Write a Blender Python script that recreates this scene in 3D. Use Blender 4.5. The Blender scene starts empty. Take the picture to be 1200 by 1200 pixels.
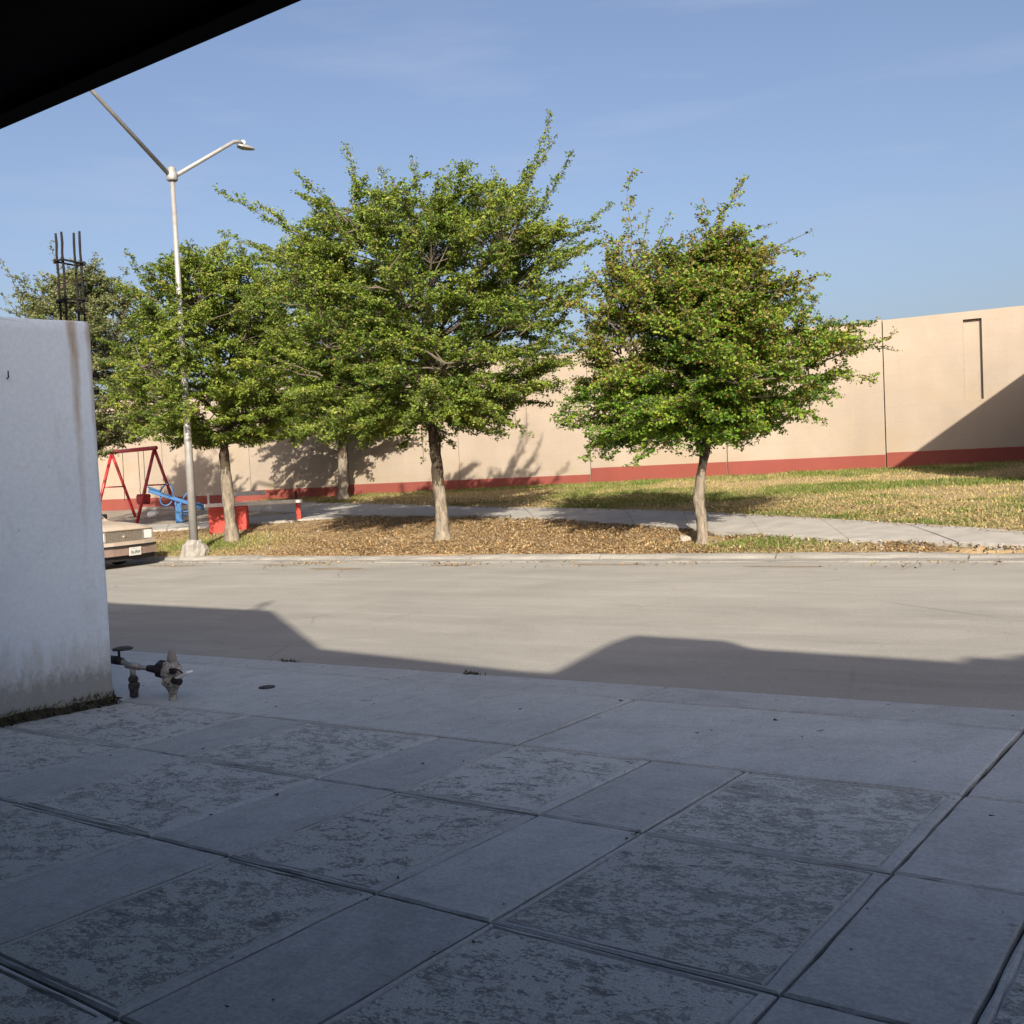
import bpy, bmesh, math, random
import numpy as np
from mathutils import Vector, Matrix

scene = bpy.context.scene
COL = scene.collection
rad = math.radians

# ------------------------------------------------------------------ camera
EYE = Vector((0.0, 0.0, 1.2))
cam_d = bpy.data.cameras.new('camera')
cam = bpy.data.objects.new('camera', cam_d)
COL.objects.link(cam)
cam_d.sensor_width = 36.0
cam_d.lens = 35.7
cam_d.clip_start = 0.05
cam_d.clip_end = 6000
CR = Matrix(((0.99889, 0.0471065, 0.0), (-0.0019726, 0.0418292, -0.9991228), (-0.0470651, 0.9980137, 0.0418757)))
CR = Matrix((CR[0], CR[1], CR[2]))
m4 = CR.to_4x4()
# columns: right, up, back
m4 = Matrix(((0.99888987, 0.04710645, 0.0, 0.0), (-0.00197261, 0.04182917, -0.99912283, 0.0), (-0.04706513, 0.99801368, 0.04187566, 1.2), (0, 0, 0, 1)))
cam.matrix_world = m4
scene.camera = cam

# ------------------------------------------------------------------ sky, sun, exposure
SUN_EL, SUN_AZ = 27.5, 177.0          # azimuth clockwise from +Y
world = bpy.data.worlds.new('World')
scene.world = world
world.use_nodes = True
wn, wl = world.node_tree.nodes, world.node_tree.links
for n_ in list(wn):
    wn.remove(n_)
w_out = wn.new('ShaderNodeOutputWorld')
w_bg = wn.new('ShaderNodeBackground')
w_sky = wn.new('ShaderNodeTexSky')
w_sky.sky_type = 'NISHITA'
w_sky.sun_disc = False
w_sky.sun_elevation = rad(SUN_EL)
w_sky.sun_rotation = rad(SUN_AZ)
w_sky.altitude = 500
w_sky.air_density = 1.0
w_sky.dust_density = 6.8
w_sky.ozone_density = 3.0
w_bg.inputs['Strength'].default_value = 0.092
# a few thin high streaks of cirrus
w_tc = wn.new('ShaderNodeTexCoord')
w_map = wn.new('ShaderNodeMapping')
w_map.inputs['Scale'].default_value = (1.6, 1.6, 11.0)
w_map.inputs['Rotation'].default_value = (0.10, 0.16, 0.3)
w_noise = wn.new('ShaderNodeTexNoise')
w_noise.inputs['Scale'].default_value = 2.2
w_noise.inputs['Detail'].default_value = 7
w_noise.inputs['Roughness'].default_value = 0.55
w_ramp = wn.new('ShaderNodeValToRGB')
w_ramp.color_ramp.elements[0].position = 0.52
w_ramp.color_ramp.elements[0].color = (0, 0, 0, 1)
w_ramp.color_ramp.elements[1].position = 0.85
w_ramp.color_ramp.elements[1].color = (0.38, 0.38, 0.38, 1)
w_mix = wn.new('ShaderNodeMixRGB')
w_mix.inputs['Color2'].default_value = (2.5, 3.1, 4.2, 1)
wl.new(w_tc.outputs['Generated'], w_map.inputs['Vector'])
wl.new(w_map.outputs['Vector'], w_noise.inputs['Vector'])
wl.new(w_noise.outputs['Fac'], w_ramp.inputs['Fac'])
wl.new(w_ramp.outputs['Color'], w_mix.inputs['Fac'])
wl.new(w_sky.outputs['Color'], w_mix.inputs['Color1'])
w_wb = wn.new('ShaderNodeMixRGB')            # white balance of the picture
w_wb.blend_type = 'MULTIPLY'
w_wb.inputs['Fac'].default_value = 1.0
w_wb.inputs['Color2'].default_value = (1.12, 1.0, 0.96, 1)
wl.new(w_mix.outputs['Color'], w_wb.inputs['Color1'])
wl.new(w_wb.outputs['Color'], w_bg.inputs['Color'])
wl.new(w_bg.outputs['Background'], w_out.inputs['Surface'])

HS = Vector((-math.sin(rad(3.0)), math.cos(rad(3.0)), 0))       # the way shadows fall
TE = math.tan(rad(SUN_EL))
sun_d = bpy.data.lights.new('sun', 'SUN')
sun = bpy.data.objects.new('sun', sun_d)
COL.objects.link(sun)
sun_d.energy = 5.0
sun_d.angle = rad(0.53)
sun_d.color = (1.0, 0.89, 0.73)
sun.rotation_euler = Vector((HS.x, HS.y, -TE)).to_track_quat('-Z', 'Y').to_euler()

scene.view_settings.view_transform = 'Standard'
scene.view_settings.look = 'None'
scene.view_settings.gamma = 1.0
scene.view_settings.use_curve_mapping = False
scene.view_settings.exposure = 1.0

# ------------------------------------------------------------------ the place: street axes and heights
EX, EY = 0.8219, -0.5696             # along the street (to the right)
QX, QY = 0.5696, 0.8219              # across the street (away)
def XY(s, t): return (s * EX + t * QX, s * EY + t * QY)
def ST(x, y): return (x * EX + y * EY, x * QX + y * QY)
T_KERB0, T_EDGE, T_CURB = 5.05, 5.48, 13.6
def drive_z(s, t): return 0.0229 * s - 0.0151 * t
def smooth(k):
    k = np.clip(k, 0, 1); return k * k * (3 - 2 * k)
def street_z(s, t=10.0):
    k = smooth((np.asarray(t, float) - T_EDGE) / 3.0)
    a = 0.0229 * np.asarray(s, float) - 0.0151 * T_EDGE - 0.022
    b = 0.014 * np.asarray(s, float) - 0.16
    return a * (1 - k) + b * k
W0 = np.array([9.44640637, 25.5]); DW = np.array([-0.8845946, 0.46636079]); NW = np.array([0.46636079, 0.8845946])
def t_wall(s):
    return (W0 @ NW - np.asarray(s) * (EX * NW[0] + EY * NW[1])) / (QX * NW[0] + QY * NW[1])
def z_wall(u): return np.interp(u, [-40, -9, 0, 13.5, 22, 40], [1.5, .86, .78, .62, .48, .2])
def terr(s, t):
    s = np.asarray(s, float); t = np.asarray(t, float)
    zc = 0.014 * s - 0.06
    tw = t_wall(s)
    k = np.clip((t - T_CURB) / (tw - T_CURB), 0, 1)
    x = s * EX + tw * QX; y = s * EY + tw * QY
    u = (x - W0[0]) * DW[0] + (y - W0[1]) * DW[1]
    return zc + (z_wall(u) - zc) * k ** 0.8

# ------------------------------------------------------------------ numpy value noise
_rs = np.random.RandomState(7)
_G = _rs.rand(256, 256)
def vnoise(x, y):
    x = np.asarray(x, float); y = np.asarray(y, float)
    xi = np.floor(x).astype(int); yi = np.floor(y).astype(int)
    fx = x - xi; fy = y - yi
    fx = fx * fx * (3 - 2 * fx); fy = fy * fy * (3 - 2 * fy)
    a = _G[xi & 255, yi & 255]; b = _G[(xi + 1) & 255, yi & 255]
    c = _G[xi & 255, (yi + 1) & 255]; d = _G[(xi + 1) & 255, (yi + 1) & 255]
    return (a * (1 - fx) + b * fx) * (1 - fy) + (c * (1 - fx) + d * fx) * fy
def fbm(x, y, o=4):
    r = 0; a = .5; n = 0
    for i in range(o):
        r = r + a * vnoise(x * 2 ** i + 17.3 * i, y * 2 ** i + 9.1 * i); n += a; a *= .5
    return r / n

# ------------------------------------------------------------------ materials
def new_mat(name):
    m = bpy.data.materials.new(name); m.use_nodes = True
    nt = m.node_tree
    b = nt.nodes['Principled BSDF']
    return m, nt, b
def N(nt, typ, **kw):
    n = nt.nodes.new(typ)
    for k, v in kw.items():
        if k in n.inputs: n.inputs[k].default_value = v
        else: setattr(n, k, v)
    return n
def ramp(nt, fac, stops, interp='LINEAR'):
    r = nt.nodes.new('ShaderNodeValToRGB'); cr = r.color_ramp; cr.interpolation = interp
    while len(cr.elements) < len(stops): cr.elements.new(0.5)
    for e_, (p, c) in zip(cr.elements, stops):
        e_.position = p
        e_.color = (c, c, c, 1) if isinstance(c, (int, float)) else (*c, 1)
    nt.links.new(fac, r.inputs['Fac']); return r.outputs['Color']
def noise(nt, vec, scale, detail=5, rough=.55, dist=0):
    n = N(nt, 'ShaderNodeTexNoise', Scale=scale, Detail=detail, Roughness=rough, Distortion=dist)
    if vec: nt.links.new(vec, n.inputs['Vector'])
    return n.outputs['Fac']
def mapping(nt, vec, scale=(1, 1, 1), rot=(0, 0, 0), loc=(0, 0, 0)):
    m = nt.nodes.new('ShaderNodeMapping')
    m.inputs['Scale'].default_value = scale; m.inputs['Rotation'].default_value = rot; m.inputs['Location'].default_value = loc
    nt.links.new(vec, m.inputs['Vector']); return m.outputs['Vector']
def mix(nt, fac, a, b, mode='MIX'):
    m = nt.nodes.new('ShaderNodeMixRGB'); m.blend_type = mode
    for sock, v in (('Fac', fac), ('Color1', a), ('Color2', b)):
        if hasattr(v, 'is_linked') or isinstance(v, bpy.types.NodeSocket): nt.links.new(v, m.inputs[sock])
        elif sock == 'Fac': m.inputs[sock].default_value = v
        else: m.inputs[sock].default_value = (v, v, v, 1) if isinstance(v, (int, float)) else (*v, 1)
    return m.outputs['Color']
def math_n(nt, op, a, b=0.0):
    m = nt.nodes.new('ShaderNodeMath'); m.operation = op
    for i, v in enumerate((a, b)):
        if isinstance(v, bpy.types.NodeSocket): nt.links.new(v, m.inputs[i])
        else: m.inputs[i].default_value = v
    return m.outputs[0]
def bump(nt, b, h, strength=.3, dist=.01):
    n = N(nt, 'ShaderNodeBump', Strength=strength, Distance=dist)
    nt.links.new(h, n.inputs['Height']); nt.links.new(n.outputs['Normal'], b.inputs['Normal'])
def pos(nt):
    return nt.nodes.new('ShaderNodeTexCoord').outputs['Object']
STREET_ROT = (0, 0, rad(34.72))     # turns world XY so that X runs along the street

def simple(name, col, rough=.6, metal=0.0, var=.12, scale=14, bumps=.0, spec=.4):
    m, nt, b = new_mat(name)
    p = pos(nt)
    f = noise(nt, p, scale, 5)
    c = ramp(nt, f, [(.25, tuple(max(0, x * (1 - var)) for x in col)), (.75, tuple(x * (1 + var) for x in col))])
    nt.links.new(c, b.inputs['Base Color'])
    b.inputs['Roughness'].default_value = rough; b.inputs['Metallic'].default_value = metal
    b.inputs['Specular IOR Level'].default_value = spec
    if bumps: bump(nt, b, noise(nt, p, scale * 3, 6), bumps, .01)
    return m

def mat_smooth_concrete(name, g):
    m, nt, b = new_mat(name); p = mapping(nt, pos(nt), rot=STREET_ROT)
    a = noise(nt, p, 1.3, 6, .6, .4); d = noise(nt, mapping(nt, p, (2, 9, 1)), 4, 5, .6)
    c = ramp(nt, a, [(.28, (.345 * g, .395 * g, .405 * g)), (.5, (.395 * g, .45 * g, .458 * g)), (.74, (.45 * g, .50 * g, .50 * g))])
    c = mix(nt, .32, c, ramp(nt, d, [(.3, .40 * g), (.7, .58 * g)]), 'MIX')
    f = noise(nt, p, 70, 4, .7)
    c = mix(nt, .55, c, ramp(nt, f, [(.3, .55), (.7, 1.25)]), 'MULTIPLY')
    sm = noise(nt, mapping(nt, p, (1.6, 1, 1), loc=(1, 6, 0)), 5.5, 7, .68, .7)
    c = mix(nt, .5, c, ramp(nt, sm, [(.34, .74), (.5, 1.0), (.66, 1.12)]), 'MULTIPLY')
    pin = ramp(nt, noise(nt, p, 48, 4, .6), [(.66, 0), (.70, 1)])
    c = mix(nt, mix(nt, 1.0, pin, .45, 'MULTIPLY'), c, (.16, .165, .17))
    spots = ramp(nt, noise(nt, p, 9, 2, .4), [(.73, 0), (.77, 1)])
    c = mix(nt, mix(nt, 1.0, spots, .5, 'MULTIPLY'), c, (.10, .10, .105))
    stain = ramp(nt, noise(nt, mapping(nt, p, (1, 1.6, 1), loc=(7, 3, 0)), 1.1, 6, .65, 1.2), [(.52, 0), (.68, 1)])
    c = mix(nt, mix(nt, 1.0, stain, .34, 'MULTIPLY'), c, (.235 * g, .26 * g, .265 * g))
    c = mix(nt, 1.0, c, ramp(nt, nt.nodes.new('ShaderNodeObjectInfo').outputs['Random'], [(0, .89), (1, 1.05)]), 'MULTIPLY')
    nt.links.new(c, b.inputs['Base Color']); b.inputs['Roughness'].default_value = .72
    b.inputs['Specular IOR Level'].default_value = .35
    bump(nt, b, mix(nt, .5, f, d), .25, .006)
    return m
def mat_rough_concrete():
    m, nt, b = new_mat('worn_concrete'); p = mapping(nt, pos(nt), rot=STREET_ROT)
    rnd = nt.nodes.new('ShaderNodeObjectInfo').outputs['Random']
    off = nt.nodes.new('ShaderNodeVectorMath'); off.operation = 'ADD'
    cmb = nt.nodes.new('ShaderNodeCombineXYZ'); nt.links.new(math_n(nt, 'MULTIPLY', rnd, 37.0), cmb.inputs[2]); nt.links.new(math_n(nt, 'MULTIPLY', rnd, 11.0), cmb.inputs[0])
    nt.links.new(p, off.inputs[0]); nt.links.new(cmb.outputs[0], off.inputs[1]); p = off.outputs[0]
    big = noise(nt, p, 1.4, 5, .6, .6)
    mid = noise(nt, mapping(nt, p, (1, 1.5, 1)), 7, 6, .62, .9)
    pits = noise(nt, mapping(nt, p, (1, 1.6, 1), loc=(4, 1, 0)), 26, 8, .68, .5)
    fine = noise(nt, p, 130, 4, .75)
    base = ramp(nt, big, [(.25, (.325, .36, .365)), (.55, (.405, .44, .44)), (.78, (.485, .515, .505))])
    zone = ramp(nt, mix(nt, .5, mid, big), [(.40, 0.0), (.58, 1.0)])
    film = ramp(nt, math_n(nt, 'SUBTRACT', mix(nt, .38, mix(nt, .5, pits, noise(nt, mapping(nt, p, (1, 1.5, 1), loc=(9, 3, 0)), 62, 4, .6)), mid), math_n(nt, 'MULTIPLY', math_n(nt, 'FRACT', math_n(nt, 'MULTIPLY', rnd, 7.31)), .036)), [(.455, 0.0), (.475, 1.0)])
    c = mix(nt, mix(nt, 1.0, film, .8, 'MULTIPLY'), mix(nt, 1.0, base, .78, 'MULTIPLY'), (.515, .555, .545))
    hole = ramp(nt, math_n(nt, 'ADD', mix(nt, .3, pits, mid), mix(nt, 1.0, zone, .05, 'MULTIPLY')), [(.425, 1.0), (.445, 0.0)])
    c = mix(nt, mix(nt, 1.0, hole, .70, 'MULTIPLY'), c, (.14, .145, .155))
    c = mix(nt, .7, c, ramp(nt, fine, [(.28, .52), (.72, 1.34)]), 'MULTIPLY')
    c = mix(nt, 1.0, c, ramp(nt, nt.nodes.new('ShaderNodeObjectInfo').outputs['Random'], [(0, .88), (1, 1.04)]), 'MULTIPLY')
    nt.links.new(c, b.inputs['Base Color']); b.inputs['Roughness'].default_value = .88
    b.inputs['Specular IOR Level'].default_value = .2
    bump(nt, b, mix(nt, .4, mix(nt, .5, film, pits), fine), .8, .012)
    return m
def mat_road():
    m, nt, b = new_mat('dusty_road'); p = mapping(nt, pos(nt), rot=STREET_ROT)
    st_ = mapping(nt, p, (.22, 2.2, 1))
    a = noise(nt, st_, 1.2, 6, .6, .3); big = noise(nt, p, .35, 4, .5)
    c = ramp(nt, mix(nt, .5, a, big), [(.3, (.232, .228, .212)), (.5, (.280, .274, .250)), (.7, (.318, .310, .280))])
    f = noise(nt, p, 60, 5, .75)
    c = mix(nt, .6, c, ramp(nt, f, [(.28, .62), (.72, 1.22)]), 'MULTIPLY')
    scuff = ramp(nt, noise(nt, mapping(nt, p, (.8, 3.5, 1), loc=(3, 2, 0)), 1.5, 7, .7, .5), [(.56, 0), (.68, 1)])
    c = mix(nt, mix(nt, 1.0, scuff, .22, 'MULTIPLY'), c, (.40, .385, .355))
    sp = ramp(nt, noise(nt, mapping(nt, p, (1, 1, 1), loc=(2, 7, 0)), 16, 3, .6), [(.66, 0), (.70, 1)])
    c = mix(nt, mix(nt, 1.0, sp, .38, 'MULTIPLY'), c, (.14, .13, .115))
    wide = noise(nt, mapping(nt, p, (.5, .9, 1), loc=(5, 5, 0)), 1.1, 6, .62, .8)
    c = mix(nt, .55, c, ramp(nt, wide, [(.3, .78), (.7, 1.16)]), 'MULTIPLY')
    vor = N(nt, 'ShaderNodeTexVoronoi', Scale=.42, feature='DISTANCE_TO_EDGE'); wv = mix(nt, .12, p, N(nt, 'ShaderNodeTexNoise', Scale=2.5, Detail=6).outputs['Color']); nt.links.new(wv, vor.inputs['Vector'])
    crk = ramp(nt, vor.outputs['Distance'], [(.0, 1.0), (.006, 0.0)])
    crk = mix(nt, 1.0, crk, ramp(nt, noise(nt, p, .6, 3), [(.5, 0), (.6, 1)]), 'MULTIPLY')
    c = mix(nt, mix(nt, 1.0, crk, .5, 'MULTIPLY'), c, (.11, .10, .09))
    tyre = ramp(nt, noise(nt, mapping(nt, p, (.10, 5.5, 1), rot=(0, 0, .03)), 1.4, 5, .6, .2), [(.60, 0), (.72, 1)])
    c = mix(nt, mix(nt, 1.0, tyre, .28, 'MULTIPLY'), c, (.22, .21, .20))
    dk = ramp(nt, noise(nt, mapping(nt, p, (.7, 2.2, 1)), 2.6, 3, .5), [(.74, 0), (.79, 1)])
    c = mix(nt, mix(nt, 1.0, dk, .5, 'MULTIPLY'), c, (.17, .155, .135))
    nt.links.new(c, b.inputs['Base Color']); b.inputs['Roughness'].default_value = .9
    b.inputs['Specular IOR Level'].default_value = .2
    bump(nt, b, mix(nt, .5, f, a), .5, .012)
    return m
def mat_curb():
    m, nt, b = new_mat('weathered_kerb'); p = mapping(nt, pos(nt), rot=STREET_ROT)
    a = noise(nt, mapping(nt, p, (.6, 3, 3)), 2.2, 6, .65, .5); f = noise(nt, p, 55, 4, .7)
    c = ramp(nt, a, [(.3, (.13, .125, .115)), (.48, (.215, .208, .19)), (.7, (.29, .28, .256))])
    c = mix(nt, .5, c, ramp(nt, f, [(.3, .6), (.7, 1.2)]), 'MULTIPLY')
    nt.links.new(c, b.inputs['Base Color']); b.inputs['Roughness'].default_value = .9
    bump(nt, b, f, .5, .01)
    return m
def mat_attr(name, attr, rough=.8, transl=0.0, noise_scale=0, spec=.2, bump_s=0):
    """base colour from a per-face or per-point colour attribute (each leaf or blade its own tint)"""
    m, nt, b = new_mat(name)
    at = nt.nodes.new('ShaderNodeAttribute'); at.attribute_name = attr
    c = at.outputs['Color']
    if noise_scale:
        f = noise(nt, pos(nt), noise_scale, 5, .7)
        c = mix(nt, .6, c, ramp(nt, f, [(.3, .6), (.7, 1.3)]), 'MULTIPLY')
        if bump_s: bump(nt, b, f, bump_s, .03)
    nt.links.new(c, b.inputs['Base Color']); b.inputs['Roughness'].default_value = rough
    b.inputs['Specular IOR Level'].default_value = spec
    if transl:
        tr = nt.nodes.new('ShaderNodeBsdfTranslucent'); ms = nt.nodes.new('ShaderNodeMixShader')
        tc = mix(nt, 1.0, c, (1.25, 1.2, .55), 'MULTIPLY')
        nt.links.new(tc, tr.inputs['Color']); ms.inputs['Fac'].default_value = transl
        nt.links.new(b.outputs[0], ms.inputs[1]); nt.links.new(tr.outputs[0], ms.inputs[2])
        nt.links.new(ms.outputs[0], nt.nodes['Material Output'].inputs['Surface'])
    return m
def mat_white_wall():
    # object space: X along the wall (0 at its free end, minus towards the left), Z up from the foot
    m, nt, b = new_mat('old_white_render'); p = pos(nt)
    sx = nt.nodes.new('ShaderNodeSeparateXYZ'); nt.links.new(p, sx.inputs[0])
    X, Z = sx.outputs['X'], sx.outputs['Z']
    a = noise(nt, p, 1.1, 5, .55, .3); f = noise(nt, p, 34, 5, .65)
    c = ramp(nt, a, [(.3, (.625, .73, .82)), (.7, (.70, .81, .885))])
    # trowel smears and grey scuffs
    sm = ramp(nt, noise(nt, mapping(nt, p, (2.4, 1, 1.0)), 2.4, 5, .6, .6), [(.58, 0), (.74, 1)])
    c = mix(nt, mix(nt, 1.0, sm, .32, 'MULTIPLY'), c, (.42, .42, .41))
    # splash dirt at the foot
    g = math_n(nt, 'ADD', Z, math_n(nt, 'MULTIPLY', noise(nt, mapping(nt, p, (7, 7, 1.6)), 1.6, 6, .7), -.62))
    low = ramp(nt, g, [(.0, 1.0), (.16, .0)])
    c = mix(nt, mix(nt, 1.0, low, .45, 'MULTIPLY'), c, (.36, .35, .31))
    g2 = math_n(nt, 'ADD', Z, math_n(nt, 'MULTIPLY', noise(nt, mapping(nt, p, (9, 9, 5)), 2.4, 6, .75), -.36))
    vlow = ramp(nt, g2, [(0.0, 1.0), (.11, .0)])
    c = mix(nt, mix(nt, 1.0, vlow, .6, 'MULTIPLY'), c, (.15, .145, .11))
    # dark upright flecks of mould
    fl = ramp(nt, noise(nt, mapping(nt, p, (26, 26, 6)), 1.2, 4, .6), [(.70, 0), (.76, 1)])
    fz = ramp(nt, Z, [(.0, 1.0), (.75, 0.0)])
    c = mix(nt, mix(nt, 1.0, mix(nt, 1.0, fl, fz, 'MULTIPLY'), .75, 'MULTIPLY'), c, (.11, .11, .095))
    pt = ramp(nt, noise(nt, mapping(nt, p, (1, 1, .6)), 22, 3, .5), [(.735, 0), (.76, 1)])
    c = mix(nt, mix(nt, 1.0, pt, .5, 'MULTIPLY'), c, (.30, .30, .30))
    hv = N(nt, 'ShaderNodeTexVoronoi', Scale=1.3, feature='DISTANCE_TO_EDGE'); nt.links.new(mix(nt, .15, p, N(nt, 'ShaderNodeTexNoise', Scale=4.0, Detail=6).outputs['Color']), hv.inputs['Vector'])
    hl = mix(nt, 1.0, ramp(nt, hv.outputs['Distance'], [(.0, 1.0), (.004, 0.0)]), ramp(nt, noise(nt, p, .9, 3), [(.52, 0), (.6, 1)]), 'MULTIPLY')
    c = mix(nt, mix(nt, 1.0, hl, .45, 'MULTIPLY'), c, (.36, .36, .36))
    # rust run below the bars
    def streak(x0, slope, w0, w1, z0, z1, amt, col, c):
        wob = math_n(nt, 'MULTIPLY', math_n(nt, 'SUBTRACT', noise(nt, mapping(nt, p, (1, 1, 3)), 1.5, 4), .5), .05)
        cx = math_n(nt, 'ADD', math_n(nt, 'MULTIPLY', math_n(nt, 'SUBTRACT', Z, 2.46), slope), x0)
        d = math_n(nt, 'ABSOLUTE', math_n(nt, 'SUBTRACT', math_n(nt, 'ADD', X, wob), cx))
        wz = nt.nodes.new('ShaderNodeMapRange'); nt.links.new(Z, wz.inputs[0])
        wz.inputs[1].default_value = z0; wz.inputs[2].default_value = z1; wz.inputs[3].default_value = w1; wz.inputs[4].default_value = w0
        q = math_n(nt, 'DIVIDE', d, wz.outputs[0])
        k = ramp(nt, q, [(.0, 1.0), (.45, .75), (1.0, 0.0)])
        fade = nt.nodes.new('ShaderNodeMapRange'); nt.links.new(Z, fade.inputs[0])
        fade.inputs[1].default_value = z0; fade.inputs[2].default_value = z1; fade.inputs[3].default_value = 0; fade.inputs[4].default_value = amt
        k2 = mix(nt, 1.0, k, ramp(nt, noise(nt, mapping(nt, p, (30, 30, 3)), 1.3, 5), [(.3, .45), (.6, 1.0)]), 'MULTIPLY')
        return mix(nt, math_n(nt, 'MULTIPLY', k2, fade.outputs[0]), c, col)
    c = streak(-.125, .0, .046, .016, .95, 2.5, 1.0, (.30, .20, .085), c)
    c = streak(-.016, .0, .030, .012, 1.2, 2.5, .95, (.33, .23, .12), c)
    c = mix(nt, .35, c, ramp(nt, f, [(.3, .75), (.7, 1.12)]), 'MULTIPLY')
    nt.links.new(c, b.inputs['Base Color']); b.inputs['Roughness'].default_value = .88
    b.inputs['Specular IOR Level'].default_value = .2
    bump(nt, b, mix(nt, .35, noise(nt, p, 9, 4, .5), f), .28, .014)
    return m
def mat_cream(name, col, streaks=.3):
    m, nt, b = new_mat(name); p = pos(nt)
    a = noise(nt, p, .5, 5, .6, .2); v = noise(nt, mapping(nt, p, (1.6, 1.6, .12)), 1.5, 5, .6); f = noise(nt, p, 24, 4, .7)
    lo = tuple(x * .86 for x in col); hi = tuple(min(.9, x * 1.08) for x in col)
    c = ramp(nt, a, [(.3, lo), (.7, hi)])
    c = mix(nt, streaks, c, ramp(nt, v, [(.35, .72), (.6, 1.04)]), 'MULTIPLY')
    c = mix(nt, .3, c, ramp(nt, f, [(.3, .8), (.7, 1.1)]), 'MULTIPLY')
    sx = nt.nodes.new('ShaderNodeSeparateXYZ'); nt.links.new(p, sx.inputs[0])
    crs = ramp(nt, math_n(nt, 'FRACT', math_n(nt, 'MULTIPLY', sx.outputs['Z'], 2.6)), [(.0, .93), (.06, 1.0), (.94, 1.0), (1.0, .93)])
    c = mix(nt, .55, c, crs, 'MULTIPLY')
    tan_ = ramp(nt, noise(nt, mapping(nt, p, (.35, .35, .5), loc=(3, 1, 2)), 1.0, 6, .6, .5), [(.48, 0), (.66, 1)])
    c = mix(nt, mix(nt, 1.0, tan_, .5, 'MULTIPLY'), c, tuple(x * y for x, y in zip(col, (.90, .84, .70))))
    nt.links.new(c, b.inputs['Base Color']); b.inputs['Roughness'].default_value = .9
    b.inputs['Specular IOR Level'].default_value = .15
    bump(nt, b, f, .25, .008)
    return m
def mat_bark():
    # object space: Z up from the ground; old lime wash on the lower trunk
    m, nt, b = new_mat('bark'); p = pos(nt)
    sx = nt.nodes.new('ShaderNodeSeparateXYZ'); nt.links.new(p, sx.inputs[0]); Z = sx.outputs['Z']
    f = noise(nt, mapping(nt, p, (9, 9, 2.2)), 2.2, 7, .7, .6)
    dark = ramp(nt, f, [(.3, (.03, .024, .018)), (.7, (.095, .076, .056))])
    pale = ramp(nt, f, [(.30, (.06, .05, .038)), (.46, (.165, .142, .112)), (.68, (.285, .25, .205))])
    at = nt.nodes.new('ShaderNodeAttribute'); at.attribute_name = 'wash'; at.attribute_type = 'OBJECT'
    edge = math_n(nt, 'SUBTRACT', Z, at.outputs['Fac'])
    edge = math_n(nt, 'ADD', edge, math_n(nt, 'MULTIPLY', math_n(nt, 'SUBTRACT', noise(nt, mapping(nt, p, (5, 5, 2)), 2.5, 5), .5), 1.1))
    k = ramp(nt, edge, [(.0, 0.0), (.08, 1.0)])
    c = mix(nt, k, pale, dark)
    nt.links.new(c, b.inputs['Base Color']); b.inputs['Roughness'].default_value = .95
    b.inputs['Specular IOR Level'].default_value = .1
    bump(nt, b, f, .9, .03)
    return m
def mat_paint(name, col, rough=.4, chips=.0, chip_col=(.2, .1, .07), scale=9):
    m, nt, b = new_mat(name); p = pos(nt)
    a = noise(nt, p, 3, 4)
    c = ramp(nt, a, [(.3, tuple(x * .78 for x in col)), (.7, tuple(min(.95, x * 1.12) for x in col))])
    if chips:
        k = ramp(nt, noise(nt, p, scale, 6, .7), [(.60, 0), (.66, 1)])
        c = mix(nt, mix(nt, 1.0, k, chips, 'MULTIPLY'), c, chip_col)
    nt.links.new(c, b.inputs['Base Color']); b.inputs['Roughness'].default_value = rough
    bump(nt, b, noise(nt, p, 40, 4), .12, .004)
    return m

M = {}
M['smooth'] = mat_smooth_concrete('smooth_concrete', .88); M['apron'] = mat_smooth_concrete('pavement_concrete', .95); M['worn'] = mat_rough_concrete(); M['road'] = mat_road(); M['curb'] = mat_curb()
M['joint'] = simple('joint_dirt', (.035, .034, .033), .95, var=.4, scale=30)
M['whitewall'] = mat_white_wall()
M['cream'] = mat_cream('cream_paint', (.297, .254, .209), .12); M['redbase'] = mat_cream('red_plinth_paint', (.20, .058, .048), .25)
M['groove'] = simple('dark_gap', (.09, .075, .06), .95)
M['bark'] = mat_bark()
M['twig'] = simple('twig_bark', (.10, .085, .065), .95, var=.3)
M['leaf'] = mat_attr('leaf', 'tint', .48, .34, spec=.30)
M['grassblade'] = mat_attr('grass_blade', 'tint', .7, .25, spec=.15)
M['drylitter'] = mat_attr('dry_leaf', 'tint', .75, .12, spec=.2)
M['soil'] = mat_attr('soil', 'tint', .95, 0, 22, .1, .6)
M['path'] = simple('path_concrete', (.29, .28, .26), .9, var=.18, scale=3, bumps=.25, spec=.2)
M['galv'] = simple('galvanised_steel', (.27, .27, .265), .55, .35, .15, 6)
M['polebase'] = simple('cast_concrete', (.24, .228, .21), .95, var=.2, scale=8, bumps=.5)
M['rebar'] = simple('black_iron', (.009, .008, .008), .9, .0, .4, 40, .3)
M['red'] = mat_paint('red_enamel', (.34, .020, .027), .38, .25, (.16, .05, .04))
M['benchred'] = mat_paint('red_masonry_paint', (.36, .040, .028), .75, .5, (.20, .03, .025), 5)
M['blue'] = mat_paint('blue_enamel', (.025, .11, .28), .4, .25, (.05, .07, .1))
M['benchwhite'] = mat_paint('worn_white_paint', (.62, .60, .56), .8, .55, (.33, .31, .28), 4)
M['roof_shade_black'] = simple('shade_dark_roof_sheet', (.006, .006, .007), .95, var=.3, spec=.05)  # near-black base colour stands in for the shade under the carport
M['plaster'] = mat_cream('grey_house_plaster', (.38, .36, .33), .3)
M['cloth'] = simple('white_plastic', (.78, .78, .76), .5, var=.05)
M['corroded'] = simple('corroded_iron', (.05, .05, .052), .85, .2, .7, 45, .8)
M['crusted'] = None
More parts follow.
